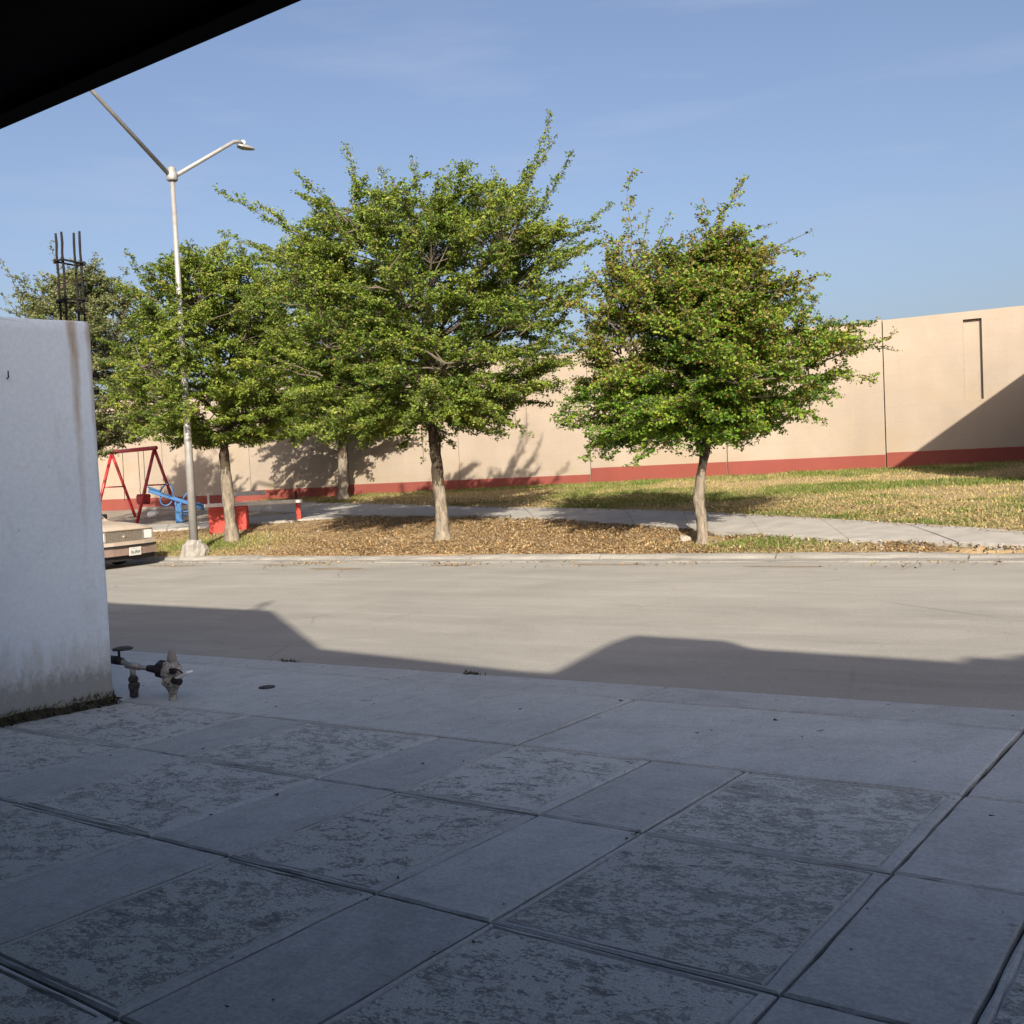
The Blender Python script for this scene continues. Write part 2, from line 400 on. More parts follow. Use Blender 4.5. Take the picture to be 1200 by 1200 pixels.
M['black'] = simple('black_rubber', (.012, .012, .013), .7, var=.3)
M['dirt'] = simple('dark_soil', (.05, .046, .036), 1.0, var=.55, scale=25, bumps=.8)
M['stone'] = simple('pale_stone', (.27, .245, .21), .95, var=.25, scale=9, bumps=.5)
def mat_crust():
    m, nt, b = new_mat('crusted_meter'); p = pos(nt)
    k = noise(nt, p, 42, 5, .7)
    c = ramp(nt, k, [(.38, (.035, .034, .032)), (.46, (.26, .25, .225)), (.7, (.47, .455, .41))])
    nt.links.new(c, b.inputs['Base Color']); b.inputs['Roughness'].default_value = .95
    bump(nt, b, k, .9, .01); return m
M['crusted'] = mat_crust()

# ------------------------------------------------------------------ builders
def link(o, parent=None):
    COL.objects.link(o)
    if parent is not None: o.parent = parent
    return o
def tag(o, label=None, cat=None, group=None, kind=None):
    if label: o['label'] = label
    if cat: o['category'] = cat
    if group: o['group'] = group
    if kind: o['kind'] = kind
    return o
def thing(name, label, cat, loc=(0, 0, 0), rz=0.0, group=None):
    o = bpy.data.objects.new(name, None); o.empty_display_size = .2
    o.location = loc; o.rotation_euler = (0, 0, rz)
    link(o); return tag(o, label, cat, group)
def obj_bm(name, bm, mats, parent=None, smooth_sh=False):
    me = bpy.data.meshes.new(name); bm.to_mesh(me); bm.free()
    for m in (mats if isinstance(mats, (list, tuple)) else [mats]): me.materials.append(m)
    if smooth_sh: me.shade_smooth()
    return link(bpy.data.objects.new(name, me), parent)
def np_mesh(name, V, Fc, nper, mat, parent=None, tint=None, smooth_sh=False):
    """V (n,3), Fc (m,nper) -> a mesh object; tint (m,3) is a colour per face"""
    me = bpy.data.meshes.new(name); V = np.asarray(V, np.float32); Fc = np.asarray(Fc, np.int32)
    me.vertices.add(len(V)); me.vertices.foreach_set('co', V.ravel())
    me.loops.add(Fc.size); me.loops.foreach_set('vertex_index', Fc.ravel())
    me.polygons.add(len(Fc))
    me.polygons.foreach_set('loop_start', np.arange(0, Fc.size, nper, dtype=np.int32))
    me.polygons.foreach_set('loop_total', np.full(len(Fc), nper, np.int32))
    me.update(calc_edges=True)
    if tint is not None:
        dom = 'FACE' if len(tint) == len(Fc) else 'POINT'
        a = me.attributes.new('tint', 'FLOAT_COLOR', dom)
        a.data.foreach_set('color', np.concatenate([tint, np.ones((len(tint), 1))], 1).astype(np.float32).ravel())
    me.materials.append(mat)
    if smooth_sh: me.shade_smooth()
    return link(bpy.data.objects.new(name, me), parent)
def add_box(bm, c, size, rot=None, bevel=0.0, mi=0):
    r = bmesh.ops.create_cube(bm, size=1.0)
    vs = r['verts']
    bmesh.ops.scale(bm, vec=size, verts=vs)
    if bevel:
        es = list({e_ for v in vs for e_ in v.link_edges})
        rr = bmesh.ops.bevel(bm, geom=es, offset=bevel, segments=1, affect='EDGES', profile=.5)
        vs = list({v for f in rr['faces'] for v in f.verts} | {v for v in vs if v.is_valid})
    if rot is not None: bmesh.ops.rotate(bm, cent=(0, 0, 0), matrix=rot, verts=vs)
    bmesh.ops.translate(bm, vec=c, verts=vs)
    if mi:
        for f in {f for v in vs for f in v.link_faces}: f.material_index = mi
    return vs
def add_tube(bm, pts, radii, sides=8, cap=True):
    pts = [Vector(p) for p in pts]
    if not hasattr(radii, '__len__'): radii = [radii] * len(pts)
    rings = []; up = None
    for i, p in enumerate(pts):
        d = (pts[min(i + 1, len(pts) - 1)] - pts[max(i - 1, 0)]).normalized()
        if up is None: up = d.orthogonal().normalized()
        a = (up - d * up.dot(d))
        a = a.normalized() if a.length > 1e-6 else d.orthogonal().normalized()
        up = a; b_ = d.cross(a)
        rings.append([bm.verts.new(p + (a * math.cos(2 * math.pi * k / sides) + b_ * math.sin(2 * math.pi * k / sides)) * radii[i]) for k in range(sides)])
    for r0, r1 in zip(rings, rings[1:]):
        for k in range(sides):
            bm.faces.new((r0[k], r0[(k + 1) % sides], r1[(k + 1) % sides], r1[k]))
    if cap:
        bm.faces.new(list(reversed(rings[0]))); bm.faces.new(rings[-1])
def add_lathe(bm, prof, c=(0, 0, 0), sides=12, jit=0.0, rnd=None):
    rings = []
    for r, z in prof:
        rings.append([bm.verts.new((c[0] + r * math.cos(2 * math.pi * k / sides) * (1 + (rnd.uniform(-jit, jit) if rnd else 0)), c[1] + r * math.sin(2 * math.pi * k / sides) * (1 + (rnd.uniform(-jit, jit) if rnd else 0)), c[2] + z)) for k in range(sides)])
    for r0, r1 in zip(rings, rings[1:]):
        for k in range(sides): bm.faces.new((r0[k], r0[(k + 1) % sides], r1[(k + 1) % sides], r1[k]))
    bm.faces.new(list(reversed(rings[0]))); bm.faces.new(rings[-1])
def tube_obj(name, pts, r, mat, parent, sides=8, smooth_sh=True):
    bm = bmesh.new(); add_tube(bm, pts, r, sides); return obj_bm(name, bm, mat, parent, smooth_sh)
def box_obj(name, c, size, mat, parent, rot=None, bevel=.0):
    bm = bmesh.new(); add_box(bm, c, size, rot, bevel); return obj_bm(name, bm, mat, parent)
def grid_obj(name, svals, tvals, zf, mat, tintf=None, parent=None, smooth_sh=True):
    S, T = np.meshgrid(svals, tvals, indexing='ij'); Z = zf(S, T)
    V = np.stack([S * EX + T * QX, S * EY + T * QY, Z], -1).reshape(-1, 3)
    n, k = S.shape; i = np.arange((n - 1) * (k - 1)); a = (i // (k - 1)) * k + i % (k - 1)
    Fc = np.stack([a, a + k, a + k + 1, a + 1], 1)
    tint = tintf(S.ravel(), T.ravel()) if tintf else None
    return np_mesh(name, V, Fc, 4, mat, parent, tint, smooth_sh)

# ================================================================== LARGE STRUCTURE
# ---- far ground
g_bm = bmesh.new(); bmesh.ops.create_grid(g_bm, x_segments=2, y_segments=2, size=3000)
g = obj_bm('ground', g_bm, simple('far_ground', (.22, .19, .13), .95, var=.2, scale=.4))
g.location = (0, 0, -3.0); tag(g, kind='structure')

# ---- road
def road_z(S, T):
    return street_z(S, T) + (fbm(S * .35, T * .5, 3) - .5) * .018
tag(grid_obj('road', np.arange(-75, 26, .5), np.concatenate([np.linspace(T_EDGE, 9, 14), np.linspace(9.4, T_CURB - .02, 10)]), road_z, M['road']), kind='structure')

# ---- driveway: a dirt bed and separate slabs with open joints
bed = grid_obj('driveway', np.linspace(-22, 6, 30), np.linspace(-9, T_EDGE - .01, 20), lambda S, T: drive_z(S, T) - .022, M['joint'])
tag(bed, kind='structure')
A_L = {'am': (.0227, -4.741), 'a0': (.0515, -4.383), 'a0b': (.0368, -3.392), 'a1': (.0427, -2.948), 'a2': (.0531, -2.266), 'a3': (.0476, -1.811),
       'a5': (.0434, -.950), 'a6': (.0373, -.533), 'a7': (.04, .42), 'a8': (.04, .87), 'a9': (.04, 1.75), 'a10': (.04, 2.2), 'a11': (.04, 3.4), 'a12': (.04, 6.0),
       'aw': (.10, -6.32), 'ax': (.0, -9.6), 'ay': (.0, -13.5), 'az': (0, -22.0)}
B_L = {'b7': (-.0, -8.0), 'b6n': (-.03, -2.5), 'b5n': (-.03, -1.3), 'b4n': (-.035, -.4), 'b3n': (-.037, .46), 'b1': (-.0395, 1.309), 'b2': (-.0202, 2.219), 'b3': (-.0140, 3.083), 'b4': (.0013, 3.956), 'b5': (-.018, 5.035), 'b6': (0, 5.475)}
def isect(a, b):
    (k, c), (k2, c2) = A_L[a], B_L[b]        # s = k t + c ; t = k2 s + c2
    t = (k2 * c + c2) / (1 - k2 * k); return (k * t + c, t)
rs = random.Random(11)
def slab(a0, a1, b0, b1, worn, border=(.024, .044, .020, .020), apron=False):
    c = [isect(a0, b0), isect(a1, b0), isect(a1, b1), isect(a0, b1)]     # near-left, near-right, far-right, far-left
    nn = 7
    def P(u, v):
        x0 = [c[0][i] * (1 - u) + c[1][i] * u for i in (0, 1)]; x1 = [c[3][i] * (1 - u) + c[2][i] * u for i in (0, 1)]
        return [x0[i] * (1 - v) + x1[i] * v for i in (0, 1)]
    w = math.dist(P(0, .5), P(1, .5)); d = math.dist(P(.5, 0), P(.5, 1))
    bm = bmesh.new()
    dz = rs.uniform(-.0015, .0015); tx, ty = rs.uniform(-.002, .002), rs.uniform(-.002, .002)
    def ring(insl, insr, insn, insf, z, jit):
        out = []
        u0, u1, v0, v1 = insl / w, 1 - insr / w, insn / d, 1 - insf / d
        prm = [(u0 + (u1 - u0) * k / nn, v0) for k in range(nn)] + [(u1, v0 + (v1 - v0) * k / nn) for k in range(nn)] + \
              [(u1 - (u1 - u0) * k / nn, v1) for k in range(nn)] + [(u0, v1 - (v1 - v0) * k / nn) for k in range(nn)]
        for u, v in prm:
            s_, t_ = P(u, v); s_ += rs.uniform(-jit, jit); t_ += rs.uniform(-jit, jit)
            x, y = XY(s_, t_)
            out.append(bm.verts.new((x, y, drive_z(s_, t_) + z + dz + tx * (u - .5) + ty * (v - .5) + (rs.uniform(-.0012, .0012) if z > -.01 else 0))))
        return out
    gp = .009 if apron else .0058
    rings = [ring(gp, gp, gp, gp, -.03, .003), ring(gp, gp, gp, gp, -.006, .0032), ring(gp + .008, gp + .008, gp + .008, gp + .008, 0, .002)]
    if worn:
        l, r_, n_, f_ = border
        rings += [ring(l, r_, n_, f_, -.0005, .004), ring(l + .005, r_ + .006, n_ + .006, f_ + .005, -.009, .003), ring(l + .013, r_ + .014, n_ + .013, f_ + .012, -.0015, .003)]
    for r0, r1 in zip(rings, rings[1:]):
        for k in range(len(r0)): bm.faces.new((r0[k], r0[(k + 1) % len(r0)], r1[(k + 1) % len(r0)], r1[k]))
    f = bm.faces.new(rings[-1]); f.material_index = 1 if worn else 0
    return obj_bm('slab', bm, [M['apron'] if apron or worn else M['smooth'], M['worn']], bed)
cols = [('aw', 'am', 1), ('am', 'a0', 0), ('a0', 'a0b', 1), ('a0b', 'a1', 0), ('a1', 'a2', 1), ('a2', 'a3', 0), ('a3', 'a5', 1), ('a5', 'a6', 0), ('a6', 'a7', 1), ('a7', 'a8', 0), ('a8', 'a9', 1), ('a9', 'a10', 0), ('a10', 'a11', 1), ('a11', 'a12', 1)]
rows = ['b7', 'b6n', 'b5n', 'b4n', 'b3n', 'b1', 'b2', 'b3', 'b4']
for r0, r1 in zip(rows, rows[1:]):
    for a0, a1, wn_ in cols: slab(a0, a1, r0, r1, wn_)
for a0, a1 in (('az', 'ay'), ('ay', 'ax'), ('ax', 'am'), ('am', 'a1'), ('a1', 'a5'), ('a5', 'a8'), ('a8', 'a10'), ('a10', 'a12')):
    slab(a0, a1, 'b4', 'b5', 0, apron=True)
    slab(a0, a1, 'b5', 'b6', 0, apron=True)
slab('az', 'aw', 'b7', 'b4', 1)

# ---- kerb on the park side: cast segments, each a part
kerb = grid_obj('kerb', np.arange(-75, 26, 2.0), [T_CURB - .02, T_CURB + .28], lambda S, T: street_z(S, T) - .06, M['joint'])
tag(kerb, kind='structure')
rs2 = random.Random(5)
s0 = -50.0
while s0 < 14:
    L = rs2.uniform(2.3, 3.2); s1 = s0 + L
    bm = bmesh.new(); nseg = 8; secs = []
    hz = rs2.uniform(-.012, .01)
    for k in range(nseg + 1):
        s_ = s0 + .012 + (L - .024) * k / nseg
        low = 1.0 if s_ < -3.5 else max(.8, 1 - (s_ + 3.5) * .25)
        prof = [(-.27, -.03), (-.262, .012), (-.06, .03), (-.02, .07 * low + hz), (.03, .092 * low + hz), (.17, .092 * low + hz), (.19, -.03)]
        ring = []
        for dt, dz in prof:
            t_ = T_CURB + dt + rs2.uniform(-.006, .006); x, y = XY(s_, t_)
            ring.append(bm.verts.new((x, y, float(street_z(s_, t_)) + dz + rs2.uniform(-.005, .005))))
        secs.append(ring)
    for a, b in zip(secs, secs[1:]):
        for k in range(len(a) - 1): bm.faces.new((a[k], b[k], b[k + 1], a[k + 1]))
    bm.faces.new(list(reversed(secs[0]))); bm.faces.new(secs[-1])
    bmesh.ops.recalc_face_normals(bm, faces=bm.faces)
    obj_bm('kerb_segment', bm, M['curb'], kerb)
    s0 = s1

# ---- park terrain with soil / litter / turf colours
PATH_F = [(16, 13.80), (3, 13.80), (-1.2, 13.80), (-2.1, 13.82), (-4.13, 14.32), (-6.68, 15.25), (-9.87, 16.81), (-13.69, 18.08), (-18.44, 18.92), (-22.67, 20.44), (-26.7, 21.55), (-36, 24.0), (-46, 27)]
PATH_B = [(16, 14.75), (3, 14.75), (.2, 14.6), (-2.03, 14.75), (-4.72, 16.2), (-7.76, 17.6), (-11.06, 18.86), (-15.08, 19.95), (-21.05, 21.9), (-25.5, 23.2), (-31.75, 25.3), (-41, 28), (-50, 30.5)]
_pf = np.array(PATH_F[::-1]); _pb = np.array(PATH_B[::-1])
def path_front(s): return np.interp(s, _pf[:, 0], _pf[:, 1])
def path_back(s): return np.interp(s, _pb[:, 0], _pb[:, 1])
FORK_F = [(-18.2, 18.75), (-19.6, 18.2), (-21.43, 17.54), (-23.26, 17.04), (-25.5, 16.7), (-30, 16.6)]
FORK_B = [(-20.6, 19.75), (-21.6, 19.3), (-22.7, 18.59), (-24.0, 18.2), (-26, 17.95), (-30, 17.9)]
_ff = np.array(FORK_F[::-1]); _fb = np.array(FORK_B[::-1])
def strip_mask(s, t): return t < path_front(s)
def greenness(s, t):
    """0 dry .. 1 green turf"""
    n1 = fbm(s * .45 + 3, t * .6 + 8, 4)
    gr = np.clip((n1 - .45) * 3.2 + .28, 0, 1)
    near_wall = np.exp(-((t_wall(s) - t) / 1.2) ** 2)
    gr = np.maximum(gr, near_wall * .85)
    n3 = fbm(s * 1.6 + 31, t * 1.9 + 5, 4)
    gr = np.where((t > path_back(s)) & (t < path_back(s) + 2.2 + 2 * n3) & (s > -8), np.maximum(gr, .15 + 1.1 * (n3 - .3)), gr)
    gr = np.clip(gr * (.45 + 1.1 * n3), 0, 1)
    st_ = strip_mask(s, t)
    patch = np.exp(-((s + 5.6) / 1.5) ** 2 - ((t - 14.35) / .7) ** 2) * 1.1 + np.exp(-((s + 19.0) / 2.6) ** 2 - ((t - 14.9) / 1.3) ** 2) * 1.0
    return np.where(st_, np.clip(patch + (n1 - .5) * .5, 0, 1), gr)
DRY = np.array([.34, .27, .15]); GREEN = np.array([.085, .12, .03]); SOIL = np.array([.17, .135, .09]); LIT = np.array([.25, .18, .105]); SAND = np.array([.24, .21, .175])
def sand_mask(s, t):
    inside = (s < -22.2) & (t > np.interp(s, _fb[:, 0], _fb[:, 1])) & (t < path_front(s))
    return inside
def terr_tint(s, t):
    gr = greenness(s, t)[:, None]; n2 = fbm(s * 1.3, t * 1.3, 4)[:, None]
    c = DRY * .8 * (1 - gr) + GREEN * gr
    c = c * (.6 + .4 * n2) + SOIL * (.4 - .4 * n2)
    st_ = strip_mask(s, t)[:, None]
    lit = LIT * (.55 + .9 * n2) * (1 - gr * .6) + GREEN * gr * .6
    c = np.where(st_, lit, c)
    pale = np.exp(-(((s + 12.4) / 2.2) ** 2 + ((t - 15.3) / .55) ** 2)) * (fbm(s * 2.1, t * 2.6 + 4, 3) > .52)
    c = c * (1 - .7 * pale[:, None]) + np.array([.42, .36, .28]) * .7 * pale[:, None]
    c = np.where(sand_mask(s, t)[:, None], SAND * (.65 + .6 * n2), c)
    return c
def terr_z(S, T):
    z = terr(S, T) + (fbm(S * .9, T * .9, 4) - .5) * .07 + .02
    st_ = strip_mask(S, T)
    z = z - np.where(st_, .05 * np.clip((path_front(S) - T) / .12, 0, 1) , 0)
    # shallow basin with a low rim round the middle tree
    r = np.hypot((S + 12.36) / 1.35, (T - 15.35) / .75)
    z = z + .05 * np.exp(-((r - 1) / .22) ** 2) * (T < 15.6) - .05 * np.exp(-(r / .8) ** 2)
    r2 = np.hypot(S + 6.5, T - 14.85)
    z = z - .10 * np.exp(-(r2 / .42) ** 2)
    z = z - np.where(st_, .02, .055) * np.exp(-((T - T_CURB - .17) / .16) ** 2)
    # path bed lies a little lower than the slabs
    onp = (T > path_front(S)) & (T < path_back(S))
    z = np.where(onp, z - .03, z)
    return z
ss = np.concatenate([np.arange(-60, -30, .6), np.arange(-30, 3, .14), np.arange(3, 20, .5)])
kk = np.concatenate([[0.0], np.linspace(0, .45, 60), np.linspace(.46, 1.0, 50)])
S_ = np.repeat(ss[:, None], len(kk), 1); T_ = (T_CURB + .17) + (t_wall(ss)[:, None] + .05 - T_CURB - .17) * kk[None, :]
Z_ = terr_z(S_, T_); Z_[:, 0] -= .25
V_ = np.stack([S_ * EX + T_ * QX, S_ * EY + T_ * QY, Z_], -1).reshape(-1, 3)
n_, k_ = S_.shape; ii = np.arange((n_ - 1) * (k_ - 1)); aa = (ii // (k_ - 1)) * k_ + ii % (k_ - 1)
tag(np_mesh('park_ground', V_, np.stack([aa, aa + k_, aa + k_ + 1, aa + 1], 1), 4, M['soil'], None, terr_tint(S_.ravel(), T_.ravel()), True), kind='structure')

# ---- park path: concrete slabs, each a part
def path_slabs(name, F_, B_, step):
    root = bpy.data.objects.new(name, None); link(root); tag(root, kind='structure')
    F_ = np.array(F_, float); B_ = np.array(B_, float)
    def res(P, n):
        d = np.concatenate([[0], np.cumsum(np.hypot(*np.diff(P, axis=0).T))]); q = np.linspace(0, d[-1], n)
        return np.stack([np.interp(q, d, P[:, 0]), np.interp(q, d, P[:, 1])], 1)
    L = np.hypot(*np.diff(F_, axis=0).T).sum(); n = int(L / step); sub = 4
    f = res(F_, n * sub + 1); b = res(B_, n * sub + 1)
    r_ = random.Random(3)
    for i in range(n):
        bm = bmesh.new(); dz = r_.uniform(-.008, .008); rows_ = []
        for k in range(sub + 1):
            ff, bb = f[i * sub + k].copy(), b[i * sub + k].copy()
            nx = f[min(i * sub + k + 1, n * sub)] - f[max(i * sub + k - 1, 0)]; nx = nx / (np.linalg.norm(nx) + 1e-9)
            sh = .005 if k == 0 else (-.005 if k == sub else 0)
            ff += nx * sh; bb += nx * sh
            row = []
            for v, z in ((0, -.09), (0, .028), (.03, .035), (.33, .036), (.66, .036), (.97, .035), (1, .028), (1, -.06)):
                s_, t_ = ff * (1 - v) + bb * v
                t_ += r_.uniform(-.012, .012) if v in (0, 1) else 0
                x, y = XY(s_, t_)
                row.append(bm.verts.new((x, y, float(terr(s_, t_)) + z + dz)))
            rows_.append(row)
        for a, c in zip(rows_, rows_[1:]):
            for k in range(len(a) - 1): bm.faces.new((a[k], a[k + 1], c[k + 1], c[k]))
        bm.faces.new(rows_[0]); bm.faces.new(list(reversed(rows_[-1])))
        bmesh.ops.recalc_face_normals(bm, faces=bm.faces)
        obj_bm('slab', bm, M['path'], root)
path_slabs('path', PATH_F, PATH_B, 1.55)
path_slabs('path', FORK_F, FORK_B, 1.55)

# ---- perimeter wall: cast panels with a tall niche, red plinth per panel
pw = thing('perimeter_wall', 'long cream painted wall with red plinth and tall niches behind the park', 'wall')
WALL_TOP = 4.49
joints = [-24.6, -20.5, -16.4, -12.3, -8.2, -4.1, 0.0, 4.05, 8.05, 12.43, 16.65, 20.85, 25.0, 29.2, 33.4, 37.6, 41.8, 46.0, 50.2]
def WP(u, d, z): return (W0[0] + DW[0] * u + NW[0] * d, W0[1] + DW[1] * u + NW[1] * d, z)
rs3 = random.Random(9)
for u0, u1 in zip(joints, joints[1:]):
    bm = bmesh.new()
    a, b = u0 + .014, u1 - .014; uc = (u0 + u1) / 2; hw = .205
    zb = z_wall(uc) - .5; zt = WALL_TOP + rs3.uniform(-.012, .012); n0, n1 = 2.36, 4.29
    off = rs3.uniform(-.006, .006)
    us = [a, uc - hw, uc + hw, b]; zs = [zb, n0, n1, zt]
    vv = [[bm.verts.new(WP(u, off, z)) for z in zs] for u in us]
    rec = {(i, j): bm.verts.new(WP(us[i], .10, zs[j])) for i in (1, 2) for j in (1, 2)}
    for i in range(3):
        for j in range(3):
            if (i, j) != (1, 1): bm.faces.new((vv[i][j], vv[i + 1][j], vv[i + 1][j + 1], vv[i][j + 1]))
    bm.faces.new((rec[1, 1], rec[2, 1], rec[2, 2], rec[1, 2]))
    cyc = [(1, 1), (2, 1), (2, 2), (1, 2)]
    for p_, q_ in zip(cyc, cyc[1:] + cyc[:1]): bm.faces.new((vv[p_[0]][p_[1]], vv[q_[0]][q_[1]], rec[q_], rec[p_]))
    bk = [[bm.verts.new(WP(u, .22, z)) for z in (zb, zt)] for u in (a, b)]
    bm.faces.new((bk[0][0], bk[0][1], bk[1][1], bk[1][0]))
    bm.faces.new([vv[0][j] for j in range(4)] + [bk[0][1], bk[0][0]])
    bm.faces.new([vv[3][j] for j in range(4)] + [bk[1][1], bk[1][0]])
    bm.faces.new([vv[i][3] for i in range(4)] + [bk[1][1], bk[0][1]])
    bmesh.ops.recalc_face_normals(bm, faces=bm.faces)
    obj_bm('panel', bm, M['cream'], pw)
    pt = 1.175 if uc < 0 else (1.13 if uc < 8.05 else .95)
    if uc > 17: pt = .90
    if uc > 21: pt = .78
    bm = bmesh.new(); zl = z_wall(uc) - .5
    for i, u in enumerate((a + .004, b - .004)):
        for d, z in ((off - .028, zl), (off - .028, pt - .012), (off - .018, pt), (off + .002, pt + .002)): bm.verts.new(WP(u, d, z))
    bm.verts.ensure_lookup_table(); v = bm.verts
    for k in range(3): bm.faces.new((v[k], v[4 + k], v[5 + k], v[k + 1]))
    bm.faces.new((v[0], v[1], v[2], v[3])); bm.faces.new((v[7], v[6], v[5], v[4]))
    obj_bm('plinth', bm, M['redbase'], pw)
bm = bmesh.new()
for (ua, ub) in ((joints[0], joints[-1]),):
    vs = [bm.verts.new(WP(u, d, z)) for u in (ua, ub) for d in (.09 + .03, .18) for z in (-1.0, WALL_TOP - .04)]
    bm.faces.new((vs[0], vs[4], vs[5], vs[1])); bm.faces.new((vs[2], vs[3], vs[7], vs[6])); bm.faces.new((vs[1], vs[5], vs[7], vs[3]))
obj_bm('joint_filler', bm, M['groove'], pw)

# ---- boundary wall on the left, with starter bars on its end column
LW_AZ = rad(41.455)
LWX = (math.sin(LW_AZ), math.cos(LW_AZ)); LW_RZ = math.atan2(LWX[1], LWX[0])
lw = thing('boundary_wall', 'stained white rendered wall with black bars rising from its end, at the left', 'wall', (-2.644, 6.573, -.195), LW_RZ)
HT = 2.465
nx_, nz_ = 120, 46
xs = np.concatenate([np.linspace(-9.0, -1.6, 40)[:-1], np.linspace(-1.6, -.02, 60)]); zs_ = np.linspace(-.12, HT - .012, nz_)
bm = bmesh.new()
gridv = []
for x in xs:
    col_ = []
    for z in zs_:
        y = (fbm(x * 1.7 + 40, z * 1.7 + 3, 3) - .5) * .02 + (fbm(x * 7 + 4, z * 7 + 3, 2) - .5) * .004
        if z < .12: y -= (fbm(x * 6, z * 6 + 9, 2) - .3) * .02
        col_.append(bm.verts.new((x, float(y), z)))
    gridv.append(col_)
for i in range(len(xs) - 1):
    for j in range(nz_ - 1): bm.faces.new((gridv[i][j], gridv[i + 1][j], gridv[i + 1][j + 1], gridv[i][j + 1]))
# rounded top, end and back
def strip(prev, nxt):
    for a, b, c, d in zip(prev, prev[1:], nxt[1:], nxt): bm.faces.new((a, b, c, d))
top_a = [gridv[i][-1] for i in range(len(xs))]
hs_ = [HT + (float(fbm(x * 2.2 + 9, 3.3, 3)) - .5) * .022 for x in xs]
top_b = [bm.verts.new((x, .016, h)) for x, h in zip(xs, hs_)]
top_c = [bm.verts.new((x, .15, h + .004)) for x, h in zip(xs, hs_)]
top_d = [bm.verts.new((x, .165, -.12)) for x in xs]
strip(top_a, top_b); strip(top_b, top_c); strip(top_c, top_d)
e_a = gridv[-1] + [top_b[-1]]
e_b = [bm.verts.new((-.004 + float(fbm(3.0, z.co.z * 4, 3) - .5) * .008, .014, z.co.z - (.01 if k == len(e_a) - 1 else 0))) for k, z in enumerate(e_a)]
e_c = [bm.verts.new((0, .152, v_.co.z)) for v_ in e_b]
strip(e_a, e_b); strip(e_b, e_c)
bm.faces.new((e_b[-1], top_b[-1], top_c[-1], e_c[-1]))
bm.faces.new([top_c[-1], top_d[-1]] + e_c)
bmesh.ops.recalc_face_normals(bm, faces=bm.faces)
obj_bm('wall', bm, M['whitewall'], lw, True)
for (x, y, top, lx) in ((-.135, .045, 3.03, .0), (-.134, .125, 3.035, .0), (-.018, .045, 3.05, .0), (-.017, .125, 3.055, .0)):
    bm = bmesh.new()
    pts = [(x + .002 * math.sin(k * 2.1 + x * 40), y + .002 * math.cos(k * 1.7), 2.36 + (top - 2.36) * k / 10) for k in range(11)]
    add_tube(bm, pts, [.0076 + (.0008 if k % 2 else 0) for k in range(11)], 8)
    obj_bm('rebar', bm, M['rebar'], lw, True)
for z, tl in ((2.855, -.012), (2.605, .006)):
    bm = bmesh.new()
    c4 = [(-.146, .034, z), (-.006, .034, z + tl), (-.005, .136, z + tl * .6), (-.145, .136, z - tl * .3)]
    add_tube(bm, c4 + [c4[0]], .0068, 6)
    for p_ in c4: add_tube(bm, [(p_[0], p_[1], p_[2] - .012), (p_[0] + .003, p_[1], p_[2] + .014)], .010, 6)
    obj_bm('stirrup', bm, M['rebar'], lw, True)
tube_obj('nail', [(-.545, .01, 2.085), (-.548, -.022, 2.09), (-.548, -.024, 2.13)], .004, M['rebar'], lw, 6)

# dirt and clods along the foot of the wall
rd = np.random.RandomState(4)
bm = bmesh.new()
secs = []
for k in range(70):
    x = -4.5 + 4.49 * k / 69
    w = .035 + .06 * float(fbm(x * 3 + 7, 2.2, 3)) ; h = .008 + .045 * float(fbm(x * 4 + 3, 8.2, 3))
    secs.append([bm.verts.new((x, .0, h + .03)), bm.verts.new((x, -.018, h)), bm.verts.new((x, -w * .6, h * .55)), bm.verts.new((x, -w, .002)), bm.verts.new((x, -w - .02, -.03))])
for a, b in zip(secs, secs[1:]):
    for j in range(4): bm.faces.new((a[j], a[j + 1], b[j + 1], b[j]))
for k in range(420):
    x = -4.5 * rd.rand() ** 1.4 - .005; r = .004 + .014 * rd.rand() ** 2
    c = Vector((x, -.01 - .07 * rd.rand(), .01 + .03 * rd.rand()))
    q4 = [bm.verts.new(c + Vector(rd.randn(3)) * r) for _ in range(5)]
    for tri in ((0, 1, 2), (0, 2, 3), (0, 3, 4), (0, 4, 1), (1, 2, 4), (2, 3, 4)): bm.faces.new([q4[i] for i in tri])
dd_ = obj_bm('soil', bm, M['dirt']); dd_.location = (-2.644, 6.573, -.195); dd_.rotation_euler = (0, 0, LW_RZ)
tag(dd_, 'dark soil and grit gathered along the foot of the white wall', kind='stuff')
# moss and weed tufts there
Vt, Ft, Tt = [], [], []
for k in range(900):
    x = -1.4 * rd.rand() ** 1.2 - .01; h = .008 + .03 * rd.rand() ** 2
    c = np.array([x, -.008 - .05 * rd.rand() ** 2, .015 + .06 * rd.rand()]); a = rd.rand() * 6.28
    d = np.array([math.cos(a), math.sin(a), 0]) * .004; tip = c + np.array([rd.randn() * .01, -abs(rd.randn()) * .012, h])
    i = len(Vt); Vt += [c - d, c + d, tip]; Ft.append((i, i + 1, i + 2))
    Tt.append(np.array([.075, .085, .035]) * (.5 + rd.rand()) + (np.array([.1, .08, .05]) if rd.rand() < .25 else 0))
mo = np_mesh('moss', Vt, Ft, 3, M['grassblade'], None, np.array(Tt)); mo.location = dd_.location; mo.rotation_euler = dd_.rotation_euler
tag(mo, 'small weeds and moss at the foot of the white wall', kind='stuff')

